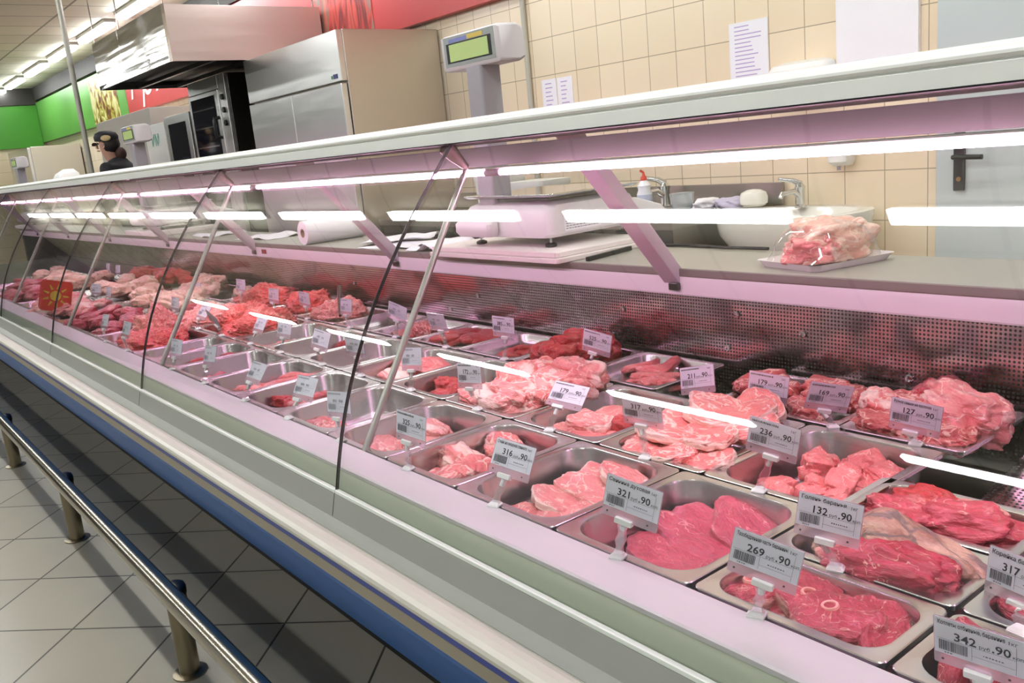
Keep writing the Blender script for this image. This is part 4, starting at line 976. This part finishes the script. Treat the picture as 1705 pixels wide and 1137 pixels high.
# cutting boards
MBd = MB().loft([rrect(-.20, .20, -.33, .33, .012, 0, 3), rrect(-.20, .20, -.33, .33, .012, .014, 3)]).build('cutting_board', M_board, bevel=.002)
MBd.location = (1.822, 2.195, ZW); tag(MBd, 'lower white plastic cutting board overhanging the worktop under the scale', 'cutting board')
b2 = MB().loft([rrect(-.19, .20, -.32, .33, .012, 0, 3), rrect(-.19, .20, -.32, .33, .012, .0155, 3)]).build('cutting_board', M_board, bevel=.003)
b2.location = (1.826, 2.20, ZW+.0145); tag(b2, 'upper white plastic cutting board directly beneath the scale feet', 'cutting board')
for y, nm in ((5.98, 'second'), (10.0, 'third')):
    q = MB().loft([rrect(-.20, .20, -.33, .33, .012, 0, 3), rrect(-.20, .20, -.33, .33, .012, .030, 3)]).build('cutting_board', M_board, bevel=.003)
    q.location = (1.86, y+.02, ZW); tag(q, 'white cutting board under the %s weighing scale' % nm, 'cutting board')
tag(MB().tube([(2.05, 2.02, .975), (2.02, 1.90, .972), (1.98, 1.82, ZW+.006), (2.0, 1.70, ZW+.0055), (1.975, 1.56, ZW+.0055), (1.985, 1.42, ZW+.0055)], .0045, 8).build('power_cable', M_rubber, smooth=True), 'black power cable running from the near scale over the worktop', 'cable')
tag(MB().loft([rrect(-.006, .006, -.11, .11, .003, 0, 3), rrect(-.006, .006, -.11, .11, .003, .012, 3)]).build('knife_sharpener', M_black), 'thin black strip lying beside the cutting boards', 'tool').location = (1.83, 1.80, ZW)
bpy.data.objects['knife_sharpener'].rotation_euler = (0, 0, R(-80)); bpy.data.objects['knife_sharpener'].location = (1.80, 1.835, ZW)
# paper roll
t = empty('wrapping_roll', (1.83, 3.62, ZW), 'thick white wrapping film roll lying across the worktop', 'roll')
n = 40
t_roll = MB().loft([[(sx_, .052*math.cos(2*PI*k/n)*rr_, .052+.052*math.sin(2*PI*k/n)*rr_) for k in range(n)] for sx_, rr_ in ((-.145, .38), (-.145, .99), (-.143, 1), (.145, 1), (.147, .99), (.147, .38))], False, False).build('film_roll', M_paper, t, smooth=True)
MB().loft([[(sx_, .02*math.cos(2*PI*k/n)*rr_, .052+.02*math.sin(2*PI*k/n)*rr_) for k in range(n)] for sx_, rr_ in ((-.143, .72), (-.146, .74), (-.146, .99), (.147, .99), (.147, .74), (-.143, .72))], False, False).build('cardboard_core', mat('cardboard', '9a7d60', .7), t, smooth=True)
# loose papers
def sheet(nm, x, y, w_, h_, yaw, label, m=M_paper, curl=.01, z=ZW+.001, cat='paper'):
    mb = MB(); nx_, ny_ = 10, 10; vs = []
    for i in range(nx_+1):
        for j in range(ny_+1):
            u, v = i/nx_-.5, j/ny_-.5
            vs.append((u*w_, v*h_, curl*max(0, noise.noise(Vector((u*2.5+x*7, v*2.5+y, 1)))+.15)))
    fs = [(i*(ny_+1)+j, (i+1)*(ny_+1)+j, (i+1)*(ny_+1)+j+1, i*(ny_+1)+j+1) for i in range(nx_) for j in range(ny_)]
    o = mb.add(vs, fs).build(nm, m, smooth=True); so = o.modifiers.new('s', 'SOLIDIFY'); so.thickness = .0006; so.offset = 1
    o.location = (x, y, z); o.rotation_euler = (0, 0, R(yaw)); return tag(o, label, cat)
sheet('paper_sheet', 1.80, 2.98, .21, .30, 12, 'white paper sheet on the worktop, nearest the apron left of the scale', curl=.012)
sheet('paper_sheet', 1.86, 2.76, .21, .30, -20, 'white paper sheet on the worktop right beside the cutting boards', curl=.02, z=ZW+.006)
sheet('paper_sheet', 1.88, 3.12, .21, .30, 40, 'white paper sheet farther left on the worktop pile', curl=.02, z=ZW+.012)
sheet('plastic_bag', 1.76, 2.66, .16, .20, 5, 'crumpled clear plastic bag hanging at the worktop edge by the scale', M_paper, .045, z=ZW+.004, cat='bag')
sheet('paper_sheet', 1.86, 4.35, .25, .34, 8, 'white paper bag lying on worktop, left of the white roll', curl=.03)
sheet('paper_sheet', 1.86, 5.10, .24, .34, -8, 'white paper lying on the worktop farther left than the roll', curl=.03)
# wrapped pork on a foam tray
t = empty('wrapped_meat_pack', (1.845, 1.165, ZW), 'cling wrapped raw pork joint on white foam tray on worktop', 'meat pack', rot=(0, 0, R(-14)))
MB().loft([rrect(-.112, .112, -.09, .09, .02, 0), rrect(-.122, .122, -.10, .10, .02, .016), rrect(-.124, .124, -.102, .102, .02, .0165), rrect(-.098, .098, -.078, .078, .02, .003)]).build('foam_tray', M_foam, t, smooth=True)
for (nm, mk, sd, loc, scl, rz) in (('pork_joint', 'chick', 41, (.012, 0, .050), (.225, .15, .115), 10), ('pork_slice', 'pork', 42, (-.045, -.014, .040), (.14, .135, .08), 30)):
    o = meat_obj(nm, 'chunk', mk, sd, 5); o.parent = t; o.location = loc; o.scale = scl; o.rotation_euler = (0, 0, R(rz))
fm = MB(); rings = []
for rr_, z_ in ((1.0, .015), (.93, .03), (.86, .055), (.74, .078), (.55, .094), (.25, .101)):
    rings.append([(p[0]*(1+.05*noise.noise(Vector((p[0]*30, p[1]*30, z_*40)))), p[1]*(1+.05*noise.noise(Vector((p[1]*30, 3, z_*50)))), z_+.003*noise.noise(Vector((p[0]*40, p[1]*40, 0)))) for p in rrect(-.122*rr_, .122*rr_, -.098*rr_, .098*rr_, .05*rr_+.02*rr_, z_, 8)])
fm.loft(rings, cap0=False).build('cling_film', M_film, t, smooth=True)
# sun card standing on the tray rims at the far left, facing along the counter
def sun():
    t_ = empty('sun_sign', (.842, 4.58, TRIM+.001), 'red rounded card with a yellow sun standing in the counter, far left', 'sign')
    F_ = Matrix((Vector((1, 0, 0)), Vector((0, 0, 1)), Vector((0, -1, 0)))).transposed().to_4x4(); F_.translation = Vector((0, 0, .082)); F_ = F_ @ Matrix.Rotation(R(-16), 4, 'Z')
    def put(o): o.matrix_basis = F_; return o
    put(MB().loft([rrect(-.070, .070, -.072, .072, .02, -.001, 4), rrect(-.070, .070, -.072, .072, .02, .001, 4)]).build('red_card', mat('sticker_red', 'c8391f', .45), t_))
    mb = MB().lathe([(.024, .0011), (.024, .0016), (.0001, .0016)], (0, 0, 0), 24)
    for k in range(9):
        a = 2*PI*k/9; c_, s_ = math.cos(a), math.sin(a); c2_, s2_ = math.cos(a+PI/2)*.0055, math.sin(a+PI/2)*.0055
        mb.add([(c_*.032+c2_, s_*.032+s2_, .0016), (c_*.032-c2_, s_*.032-s2_, .0016), (c_*.056-c2_*.4, s_*.056-s2_*.4, .0016), (c_*.056+c2_*.4, s_*.056+s2_*.4, .0016)], [(0, 1, 2, 3)])
    put(mb.build('yellow_sun', mat('sticker_yellow', 'c9bf3a', .45), t_))
    MB().box((-.012, -.004, 0), (.012, .006, .012)).build('foot_clip', M_clip, t_, bevel=.001)
sun()
# spoon in the mince
tag(MB().tube([(1.43, 2.86, .735), (1.50, 2.98, .80), (1.52, 3.01, .815)], [.006, .009, .010], 10).build('serving_spoon', mat('spoon_brown', '4a2a26', .4), smooth=True), 'dark brown spoon handle leaning in the pale red mince tray', 'spoon')

# ================================================================ BEHIND THE COUNTER
def xbox(mb, x0, x1, y0, y1, z0, z1): return mb.box((x0, y0, z0), (x1, y1, z1))
# upright refrigerator, right hand side turned to us
FX, FY = 2.75, 5.013
t = empty('steel_refrigerator', (3.12, 5.75, 0), 'tall stainless steel two door refrigerator, its plain side turned to us', 'refrigerator')
def rel(t_, *a):
    l = t_.location; return (a[0]-l.x, a[1]-l.x, a[2]-l.y, a[3]-l.y, a[4]-l.z, a[5]-l.z)
def tb(t_, nm, m, *a, bevel=0, parent=None, label=None): return xbox(MB(), *rel(t_, *a)).build(nm, m, parent or t_, bevel=bevel, label=label)
tb(t, 'cabinet_body', M_fridge, FX+.03, 3.485, FY, 6.47, .12, 2.07, bevel=.004)
tb(t, 'machine_cover', M_fridgef, FX-.012, FX+.0295, FY+.003, 6.467, 1.765, 2.068, bevel=.004)
for y0, y1 in ((FY+.006, 5.738), (5.742, 6.464)):
    dd = tb(t, 'door', M_fridgef, FX-.018, FX+.0245, y0, y1, .16, 1.753, bevel=.006)
    tb(t, 'door_gasket', M_rubber, FX+.0247, FX+.0298, y0+.004, y1-.004, .165, 1.75, parent=dd)
tb(t, 'maker_badge', mat('badge_blue', '2d3270', .4), FX-.0145, FX-.0122, 5.06, 5.115, 1.785, 1.812, label='small dark blue badge')
tb(t, 'status_lamp', mat('badge_green', '2c8a4a', .4), FX-.0145, FX-.0122, 5.128, 5.142, 1.787, 1.806)
for y in (5.1, 6.38):
    for x in (2.82, 3.42): MB().tube([(x-3.12, y-5.75, 0), (x-3.12, y-5.75, .121)], .022, 10).build('leg', M_chrome, t)
# extractor hood
t = empty('extractor_hood', (2.8, 7.35, 2.075), 'big hanging stainless extractor hood above the ovens', 'hood')
hx0, hx1, hy0, hy1, hz0, hz1 = 2.2, 3.40, 6.44, 8.31, 2.075, 2.455
mb = MB()
for a in ((hx0, hx0+.012, hy0, 7.545, hz0, hz1), ): pass
tb(t, 'front_panel', M_hood, hx0, hx0+.012, hy0, 7.553, hz0, hz1, bevel=.001)
tb(t, 'front_panel', M_hood, hx0, hx0+.012, 7.557, hy1, hz0, hz1, bevel=.001)
tb(t, 'side_panel', steel('hood_side_steel', 'cbbfb8', .46, .12, (.5, .3, 2.8), 2.2), hx0+.0125, hx1, hy0, hy0+.012, hz0, hz1, bevel=.001)
tb(t, 'side_panel', M_hood, hx0+.0125, hx1, hy1-.012, hy1, hz0, hz1)
tb(t, 'rear_panel', M_hood, hx1-.012, hx1, hy0+.0125, hy1-.0125, hz0, hz1)
tb(t, 'top_panel', M_hood, hx0+.0125, hx1-.0125, hy0+.0125, hy1-.0125, hz1-.012, hz1-.001)
tb(t, 'corner_trim', M_chrome, hx0-.004, hx0+.018, hy0-.004, hy0-.0005, hz0-.002, hz1+.002)
tb(t, 'grease_filter', M_dark, hx0+.02, hx1-.02, hy0+.02, hy1-.02, hz0+.06, hz0+.075)
for x in (2.52, 2.86, 3.18): tb(t, 'filter_rail', M_dsteel, x, x+.03, hy0+.0125, hy1-.0125, hz0+.004, hz0+.034)
for (x, y) in ((2.22, 8.28), (2.22, 7.55), (2.22, 6.46), (3.36, 6.46), (3.36, 8.28)): MB().tube([(x-2.8, y-7.35, hz1-.002-2.075), (x-2.8, y-7.35, ZC-.001-2.075)], .005, 6).build('hanging_rod', M_chrome, t)
# ovens
t = empty('convection_oven', (3.1, 7.12, 0), 'tall stainless oven with a dark glass door, left of the refrigerator', 'oven')
tb(t, 'oven_body', M_dsteel, 2.78, 3.485, 6.92, 7.75, .1, 2.045, bevel=.004)
tb(t, 'upper_fascia', M_fridgef, 2.752, 2.7795, 7.075, 7.75, 1.94, 2.043, bevel=.003)
tb(t, 'control_column', M_fridgef, 2.752, 2.7795, 6.925, 7.07, .12, 2.043, bevel=.003)
dr = tb(t, 'oven_door', M_fridgef, 2.742, 2.7795, 7.075, 7.75, .25, 1.935, bevel=.004)
xg = (2.7385, 2.7415)
tb(t, 'door_glass', mat('oven_glass', '14141c', .06, spec=.8), *xg, 7.15, 7.69, .45, 1.90, parent=dr)
for z in (1.80, 1.655, 1.50, 1.36):
    tb(t, 'oven_rack', M_chrome if z != 1.655 else M_chrome, 2.7365, 2.7384, 7.18, 7.66, z, z+.012, parent=dr)
hd = MB().tube([(2.742-3.1, 7.11-7.12, 1.565), (2.70-3.1, 7.11-7.12, 1.57), (2.695-3.1, 7.11-7.12, 1.585), (2.695-3.1, 7.11-7.12, 1.70), (2.70-3.1, 7.11-7.12, 1.715), (2.742-3.1, 7.11-7.12, 1.72)], .013, 10).build('door_handle', M_black, dr, smooth=True)
for z in (1.87, 1.77, 1.67): MB().tube([(2.751-3.1, 6.995-7.12, z), (2.735-3.1, 6.995-7.12, z)], .022, 14).build('knob', M_black, t, smooth=True)
for y in (7.0, 7.65):
    for x in (2.85, 3.42): MB().tube([(x-3.1, y-7.12, 0), (x-3.1, y-7.12, .101)], .025, 10).build('leg', M_chrome, t)
t = empty('proofing_cabinet', (3.1, 8.15, 0), 'smaller steel cabinet with glass door between oven and white panel', 'cabinet')
tb(t, 'cabinet_body', M_fridge, 2.78, 3.485, 7.82, 8.50, .1, 1.84, bevel=.003)
dr = tb(t, 'cabinet_door', M_fridgef, 2.75, 2.7795, 7.83, 8.49, .2, 1.83, bevel=.003)
tb(t, 'door_glass', MATS['oven_glass'], 2.7465, 2.7495, 7.93, 8.39, .5, 1.76, parent=dr)
for x in (2.85, 3.42): MB().tube([(x-3.1, 7.9-8.15, 0), (x-3.1, 7.9-8.15, .101)], .025, 10).build('leg', M_chrome, t)
for x in (2.85, 3.42): MB().tube([(x-3.1, 8.4-8.15, 0), (x-3.1, 8.4-8.15, .101)], .025, 10).build('leg', M_chrome, t)
t = empty('white_locker', (3.1, 8.83, 0), 'white cabinet with teal letters on its front, beside the second scale', 'cabinet')
tb(t, 'locker_body', M_white, 2.76, 3.485, 8.54, 9.15, 0, 1.80, bevel=.004)
mb = MB(); text_geo(mb, 'ИМ', .15, 0, 0, 0, 'LEFT', 1.0, .002); mb.v = [(2.7585-3.1, 8.98-v[0]-8.83, 1.60+v[1]) for v in mb.v]; mb.build('teal_letters', mat('teal', '2f9c86', .5), t)
tag(MB().box((2.9, 9.35, 0), (3.49, 11.4, 2.0)).build('grey_cabinet', mat('grey_laminate', 'b3ada6', .4), bevel=.004), 'plain pale grey wall cabinet directly behind the person', 'cabinet')
t = empty('far_refrigerator', (3.1, 15.6, 0), 'far stainless refrigerator standing under the green sign at left', 'refrigerator')
tb(t, 'cabinet_body', M_fridge, 2.79, 3.48, 14.8, 16.4, .08, 1.94, bevel=.004)
tb(t, 'door', M_fridgef, 2.75, 2.7895, 14.81, 16.39, .12, 1.93, bevel=.004)
tb(t, 'leg', M_chrome, 2.85, 3.4, 14.9, 16.3, 0, .0795)
tag(MB().loft([rrect(-.16, .16, -.2, .2, .05, 0), rrect(-.19, .18, -.24, .22, .08, .16), rrect(-.12, .15, -.2, .12, .06, .30), rrect(-.02, .10, -.12, .04, .03, .36)]).build('white_sack', M_paper, smooth=True), 'crumpled white sack on the steel stand near far refrigerator', 'sack').location = (3.02, 14.0, 1.2)
tag(MB().box((2.75, 13.6, 0), (3.48, 14.4, 1.199)).build('steel_stand', M_fridge, bevel=.003), 'closed steel stand under the crumpled white sack', 'stand')
# steel back table with sink
t = empty('steel_work_table', (3.17, 3.75, 0), 'long stainless wall table with splashback behind the scale', 'table')
tb(t, 'table_top', M_sinks, 2.85, 3.49, 2.52, 4.98, .86, .90, bevel=.003)
tb(t, 'splashback', M_sinks, 3.47, 3.49, 2.40, 4.98, .9005, 1.0, bevel=.002)
tb(t, 'side_panel', M_sinks, 2.88, 3.46, 2.54, 2.56, .05, .8595); tb(t, 'front_panel', M_dsteel, 2.87, 2.879, 2.54, 4.96, .05, .8595)
for y in (2.6, 4.9): tb(t, 'leg', M_chrome, 3.40, 3.44, y, y+.04, 0, .8595)
def tap(t_, x, y, z, s_=1):
    f = MB().lathe([(.026*s_, 0), (.026*s_, .01), (.021*s_, .015), (.021*s_, .075*s_), (.024*s_, .09*s_), (.012*s_, .105*s_)], (x, y, z), 18).build('tap_body', M_chrome, t_, smooth=True)
    MB().tube([(x, y, z+.045*s_), (x-.05*s_, y+.0, z+.075*s_), (x-.12*s_, y+.01, z+.07*s_), (x-.13*s_, y+.01, z+.055*s_)], [.014*s_, .012*s_, .011*s_, .010*s_], 12).build('spout', M_chrome, f, smooth=True)
    MB().tube([(x+.005, y, z+.10*s_), (x-.02*s_, y+.02*s_, z+.118*s_), (x-.07*s_, y+.06*s_, z+.132*s_)], [.016*s_, .012*s_, .008*s_], 10).build('tap_lever', M_chrome, f, smooth=True)
    return f
t = empty('steel_tap', (3.38, 3.02, .9005), 'chrome tap on the steel table, left of the white basin', 'tap'); tap(t, 0, 0, 0, 1.2)
# ceramic basin
t = empty('white_basin', (3.245, 2.20, .605), 'white ceramic wall basin beside the grey door', 'basin')
def ell(k, z_, xs=0): return [((.235*k)*math.copysign(abs(math.cos(2*PI*j/40))**.8, math.cos(2*PI*j/40))+xs, (.33*k)*math.copysign(abs(math.sin(2*PI*j/40))**.75, math.sin(2*PI*j/40)), z_) for j in range(40)]
MB().loft([ell(.30, .0, .12), ell(.55, .04, .08), ell(.80, .11, .03), ell(.95, .20, .0), ell(1.0, .27), ell(1.0, .287), ell(.97, .292), ell(.86, .289, -.02), ell(.80, .27, -.02), ell(.62, .19, -.02), ell(.3, .15, -.02)]).build('basin_bowl', M_cer, t, smooth=True)
tap(t, .155, .06, .288, 1.0)
mb = MB(); mb.box((-.2, .10, .16), (-.199, .16, .163)).box((-.2, .08, .135), (-.199, .16, .138))
# small things on the table and basin
t = empty('cleaner_bottle', (3.22, 3.01, .9005), 'white squeeze bottle with red cap on the steel table', 'bottle')
MB().lathe([(.034, 0), (.038, .006), (.038, .085), (.030, .105), (.034, .125), (.020, .145), (.014, .150)], (0, 0, 0), 20).build('bottle_body', mat('bottle_white', 'e9ecf2', .3), t, smooth=True)
MB().lathe([(.0385, .03), (.0388, .032), (.0388, .08), (.0385, .082)], (0, 0, 0), 20).build('bottle_label', mat('bottle_label_blue', 'b5bfd8', .4), t, smooth=True)
MB().lathe([(.016, .1505), (.016, .165), (.007, .176), (.006, .19)], (0, 0, 0), 14).tube([(0, 0, .188), (-.01, .012, .20)], .006, 8).build('red_cap', mat('cap_red', 'd8402c', .4), t, smooth=True)
tag(MB().lathe([(.05, 0), (.06, .08), (.061, .082), (.058, .08), (.045, .003)], (3.25, 2.80, .9005), 20).build('clear_tub', glassy('tub_plastic', (.85, .9, .93), .06, haze=.3), smooth=True), 'clear plastic tub beside the chrome tap', 'tub')
tag(MB().loft([rrect(-.10, .10, -.13, .13, .03, 0), rrect(-.11, .11, -.14, .14, .03, .15), rrect(-.115, .115, -.145, .145, .03, .16), rrect(-.115, .115, -.145, .145, .03, .185)]).build('white_box', mat('box_white', 'e8eae4', .45), smooth=True), 'white rounded plastic box with lid behind the scale column', 'box').location = (3.1, 3.66, .9005)
tag(MB().loft([rrect(-.10, .10, -.10, .10, .03, 0), rrect(-.11, .11, -.11, .11, .03, .2), rrect(-.115, .115, -.115, .115, .03, .22)]).build('white_box', MATS['box_white'], smooth=True), 'second white plastic box, left of the scale column', 'box').location = (3.1, 4.0, .9005)
for i, (x, y, s_, m_, lb) in enumerate(((3.26, 2.66, .06, M_paper, 'crumpled white cloth on the steel sink edge'), (3.28, 2.545, .055, mat('lilac_cloth', 'b9b3cc', .7), 'crumpled lilac cloth next to the white cloth'))):
    o = meat_obj('wiping_cloth', 'chunk', 'chick', 50+i, 4); me_ = o.data.copy(); me_.materials.clear(); me_.materials.append(m_); o.data = me_
    o.location = (x, y, .9255); o.scale = (.14, .11, .06); tag(o, lb, 'cloth')
tag(MB().lathe([(.0001, 0), (.045, 0), (.06, .012), (.062, .04), (.055, .06), (.03, .072), (.0001, .075)], (3.30, 2.60-.0, .9005), 20).build('soap_bowl', M_cer, smooth=True), 'small upturned white bowl near the basin tap', 'bowl').location = (0, -.17-.0, .012)

# ================================================================ THE PERSON
def skin_body(name, joints, edges, m, parent, sub=2, root=0, label=None):
    me = bpy.data.meshes.new(name); me.from_pydata([j[:3] for j in joints], edges, []); me.update()
    o = bpy.data.objects.new(name, me); COL.objects.link(o)
    sk = o.modifiers.new('skin', 'SKIN'); sk.use_smooth_shade = True; sk.branch_smoothing = .6
    for i, v in enumerate(me.skin_vertices[0].data):
        r_ = joints[i][3]; v.radius = (r_, joints[i][4] if len(joints[i]) > 4 else r_); v.use_root = (i == root)
    s_ = o.modifiers.new('sub', 'SUBSURF'); s_.levels = sub; s_.render_levels = sub
    me.materials.append(m)
    # bake the modifiers into a plain mesh
    dg = bpy.context.evaluated_depsgraph_get(); me2 = bpy.data.meshes.new_from_object(o.evaluated_get(dg)); o.modifiers.clear(); o.data = me2
    for p in me2.polygons: p.use_smooth = True
    if not me2.materials: me2.materials.append(m)
    if parent: o.parent = parent
    if label: o['label'] = label
    return o
def person():
    t_ = empty('person', (2.47, 8.62, 0), 'shop assistant in black cap and navy jacket bending over the counter', 'person', rot=(0, 0, R(140)))
    # local frame: +x forward, +y left, z up
    J = []; E_ = []
    def j(x, y, z, r, r2=None, p=None):
        J.append((x, y, z, r, r2 or r)); 
        if p is not None: E_.append((p, len(J)-1))
        return len(J)-1
    pel = j(0, 0, .94, .125, .15); ab = j(.03, 0, 1.12, .115, .14, pel); ch = j(.10, 0, 1.30, .12, .16, ab); nb = j(.17, 0, 1.44, .062, .07, ch); nk = j(.20, 0, 1.50, .052, .052, nb)
    hd = j(.225, 0, 1.57, .072, .07, nk); hd2 = j(.235, 0, 1.65, .088, .078, hd); hd3 = j(.225, 0, 1.70, .07, .065, hd2)
    hands = []
    for s_ in (1, -1):
        sh = j(.13, .17*s_, 1.38, .055, .06, ch); el = j(.16, .24*s_, 1.12, .042, .042, sh); wr = j(.38, .20*s_, 1.05, .028, .028, el); pm = j(.45, .19*s_, 1.04, .030, .018, wr)
        for k, (dy, ln) in enumerate(((.026, .07), (.009, .08), (-.009, .075), (-.026, .06))):
            a = j(.49, (.19+dy)*s_, 1.035, .0095, .0095, pm); b = j(.49+ln*.55, (.19+dy)*s_, 1.028, .0085, .0085, a); j(.49+ln*.85, (.19+dy)*s_, 1.010, .0075, .0075, b)
        a = j(.43, (.19-.035)*s_, 1.03, .011, .011, pm); j(.465, (.19-.055)*s_, 1.02, .009, .009, a)
        hp = j(0, .09*s_, .88, .09, .09, pel); kn = j(.02, .10*s_, .48, .056, .056, hp); an = j(-.02, .10*s_, .09, .036, .036, kn); j(.10, .11*s_, .035, .034, .045, an)
    body = skin_body('body', J, E_, M_skin, t_)
    # clothing, slightly larger than the body
    J2 = []; E2 = []
    def q(x, y, z, r, r2=None, p=None):
        J2.append((x, y, z, r, r2 or r)); 
        if p is not None: E2.append((p, len(J2)-1))
        return len(J2)-1
    a = q(0, 0, .86, .15, .18); b = q(.03, 0, 1.12, .14, .17, a); c = q(.13, 0, 1.33, .17, .21, b); d = q(.19, 0, 1.455, .125, .16, c); q(.215, 0, 1.515, .082, .082, d)
    for s_ in (1, -1):
        e = q(.16, .20*s_, 1.43, .105, .105, c); f = q(.16, .25*s_, 1.12, .058, .058, e); q(.35, .205*s_, 1.055, .042, .042, f)
    skin_body('jacket', J2, E2, M_cloth, t_)
    J2.clear(); E2.clear()
    a = q(0, 0, .93, .145, .17)
    for s_ in (1, -1):
        e = q(0, .09*s_, .85, .105, .105, a); f = q(.02, .10*s_, .48, .072, .072, e); q(-.015, .10*s_, .11, .06, .06, f)
    skin_body('trousers', J2, E2, M_cloth, t_)
    hc = Vector((.24, 0, 1.64))
    # face details
    MB().loft([[(hc.x+.082+dx, dy*w_, hc.z+dz) for dx, dy in ((0, -.012), (.014*k, 0), (0, .012))] for k, w_, dz in ((.4, .6, .03), (1.0, .9, .0), (1.7, 1.2, -.022), (.6, 1.0, -.032))]).build('nose', M_skin, body, smooth=True)
    for s_ in (1, -1):
        MB().loft([[(hc.x-.005+.022*k*math.cos(a_), s_*(.076+w_), hc.z-.005+.032*k*math.sin(a_)) for a_ in [2*PI*n_/10 for n_ in range(10)]] for k, w_ in ((.7, -.01), (1, .004), (.9, .012), (.5, .008))]).build('ear', M_skin, body, smooth=True)
        MB().lathe([(.0001, -.008), (.008, -.004), (.009, 0), (.008, .004), (.0001, .008)], (hc.x+.078, s_*.030, hc.z+.008), 10).build('eye', mat('eye_dark', '2a1f1c', .2) if 'eye_dark' not in MATS else MATS['eye_dark'], body, smooth=True)
    MB().tube([(hc.x+.080, -.022, hc.z-.048), (hc.x+.089, 0, hc.z-.046), (hc.x+.080, .022, hc.z-.048)], .005, 8).build('mouth', mat('lips', 'a8665c', .5), body, smooth=True)
    # hair and bun
    bm = bmesh.new(); bmesh.ops.create_icosphere(bm, subdivisions=4, radius=1)
    for v in bm.verts:
        d_ = v.co.copy(); k = 1+.04*noise.noise(d_*6); x_ = d_.x*.100-.022
        if d_.x > -.15 and d_.z < .45: x_ = min(x_, -.012)
        v.co = Vector((hc.x+x_*k, d_.y*.086*k, hc.z+.005+d_.z*.100*k))
    me = bpy.data.meshes.new('hair'); bm.to_mesh(me); bm.free(); me.materials.append(M_hair); o = bpy.data.objects.new('hair', me); COL.objects.link(o); o.parent = t_
    for p in me.polygons: p.use_smooth = True
    bm = bmesh.new(); bmesh.ops.create_icosphere(bm, subdivisions=3, radius=1)
    for v in bm.verts: v.co = Vector((hc.x-.12+v.co.x*.05, .0+v.co.y*.05, hc.z-.09+v.co.z*.06+.006*noise.noise(v.co*5)))
    me = bpy.data.meshes.new('hair_bun'); bm.to_mesh(me); bm.free(); me.materials.append(mat('brown_hair', '40251c', .6)); o = bpy.data.objects.new('hair_bun', me); COL.objects.link(o); o.parent = t_
    for p in me.polygons: p.use_smooth = True
    # cap with brim and badge
    n_ = 28
    def cr(rx_, ry_, z_, dx=0): return [(hc.x-.010+dx+rx_*math.cos(2*PI*k/n_), ry_*math.sin(2*PI*k/n_), hc.z+z_) for k in range(n_)]
    cp = MB().loft([cr(.102, .094, .035), cr(.106, .097, .048), cr(.108, .098, .075), cr(.090, .082, .105), cr(.05, .05, .122), cr(.005, .005, .126)]).build('cap', mat('cap_black', '17161c', .7), t_, smooth=True)
    MB().loft([[(hc.x+.085, -.075, hc.z+.020), (hc.x+.085, .075, hc.z+.020), (hc.x+.085, .075, hc.z+.026), (hc.x+.085, -.075, hc.z+.026)], [(hc.x+.105, -.062, hc.z+.010), (hc.x+.105, .062, hc.z+.010), (hc.x+.105, .062, hc.z+.016), (hc.x+.105, -.062, hc.z+.016)], [(hc.x+.118, -.03, hc.z-.004), (hc.x+.118, .03, hc.z-.004), (hc.x+.118, .03, hc.z+.002), (hc.x+.118, -.03, hc.z+.002)]]).build('cap_brim', MATS['cap_black'], cp, bevel=.002)
    MB().loft([[(hc.x-.05+.045*k*math.cos(2*PI*i_/20), .098+w_, hc.z+.055+.026*k*math.sin(2*PI*i_/20)) for i_ in range(20)] for k, w_ in ((1, -.012), (1, .002), (.9, .004))]).build('cap_badge', mat('badge_beige', 'c9ae7c', .6), cp, smooth=True)
person()
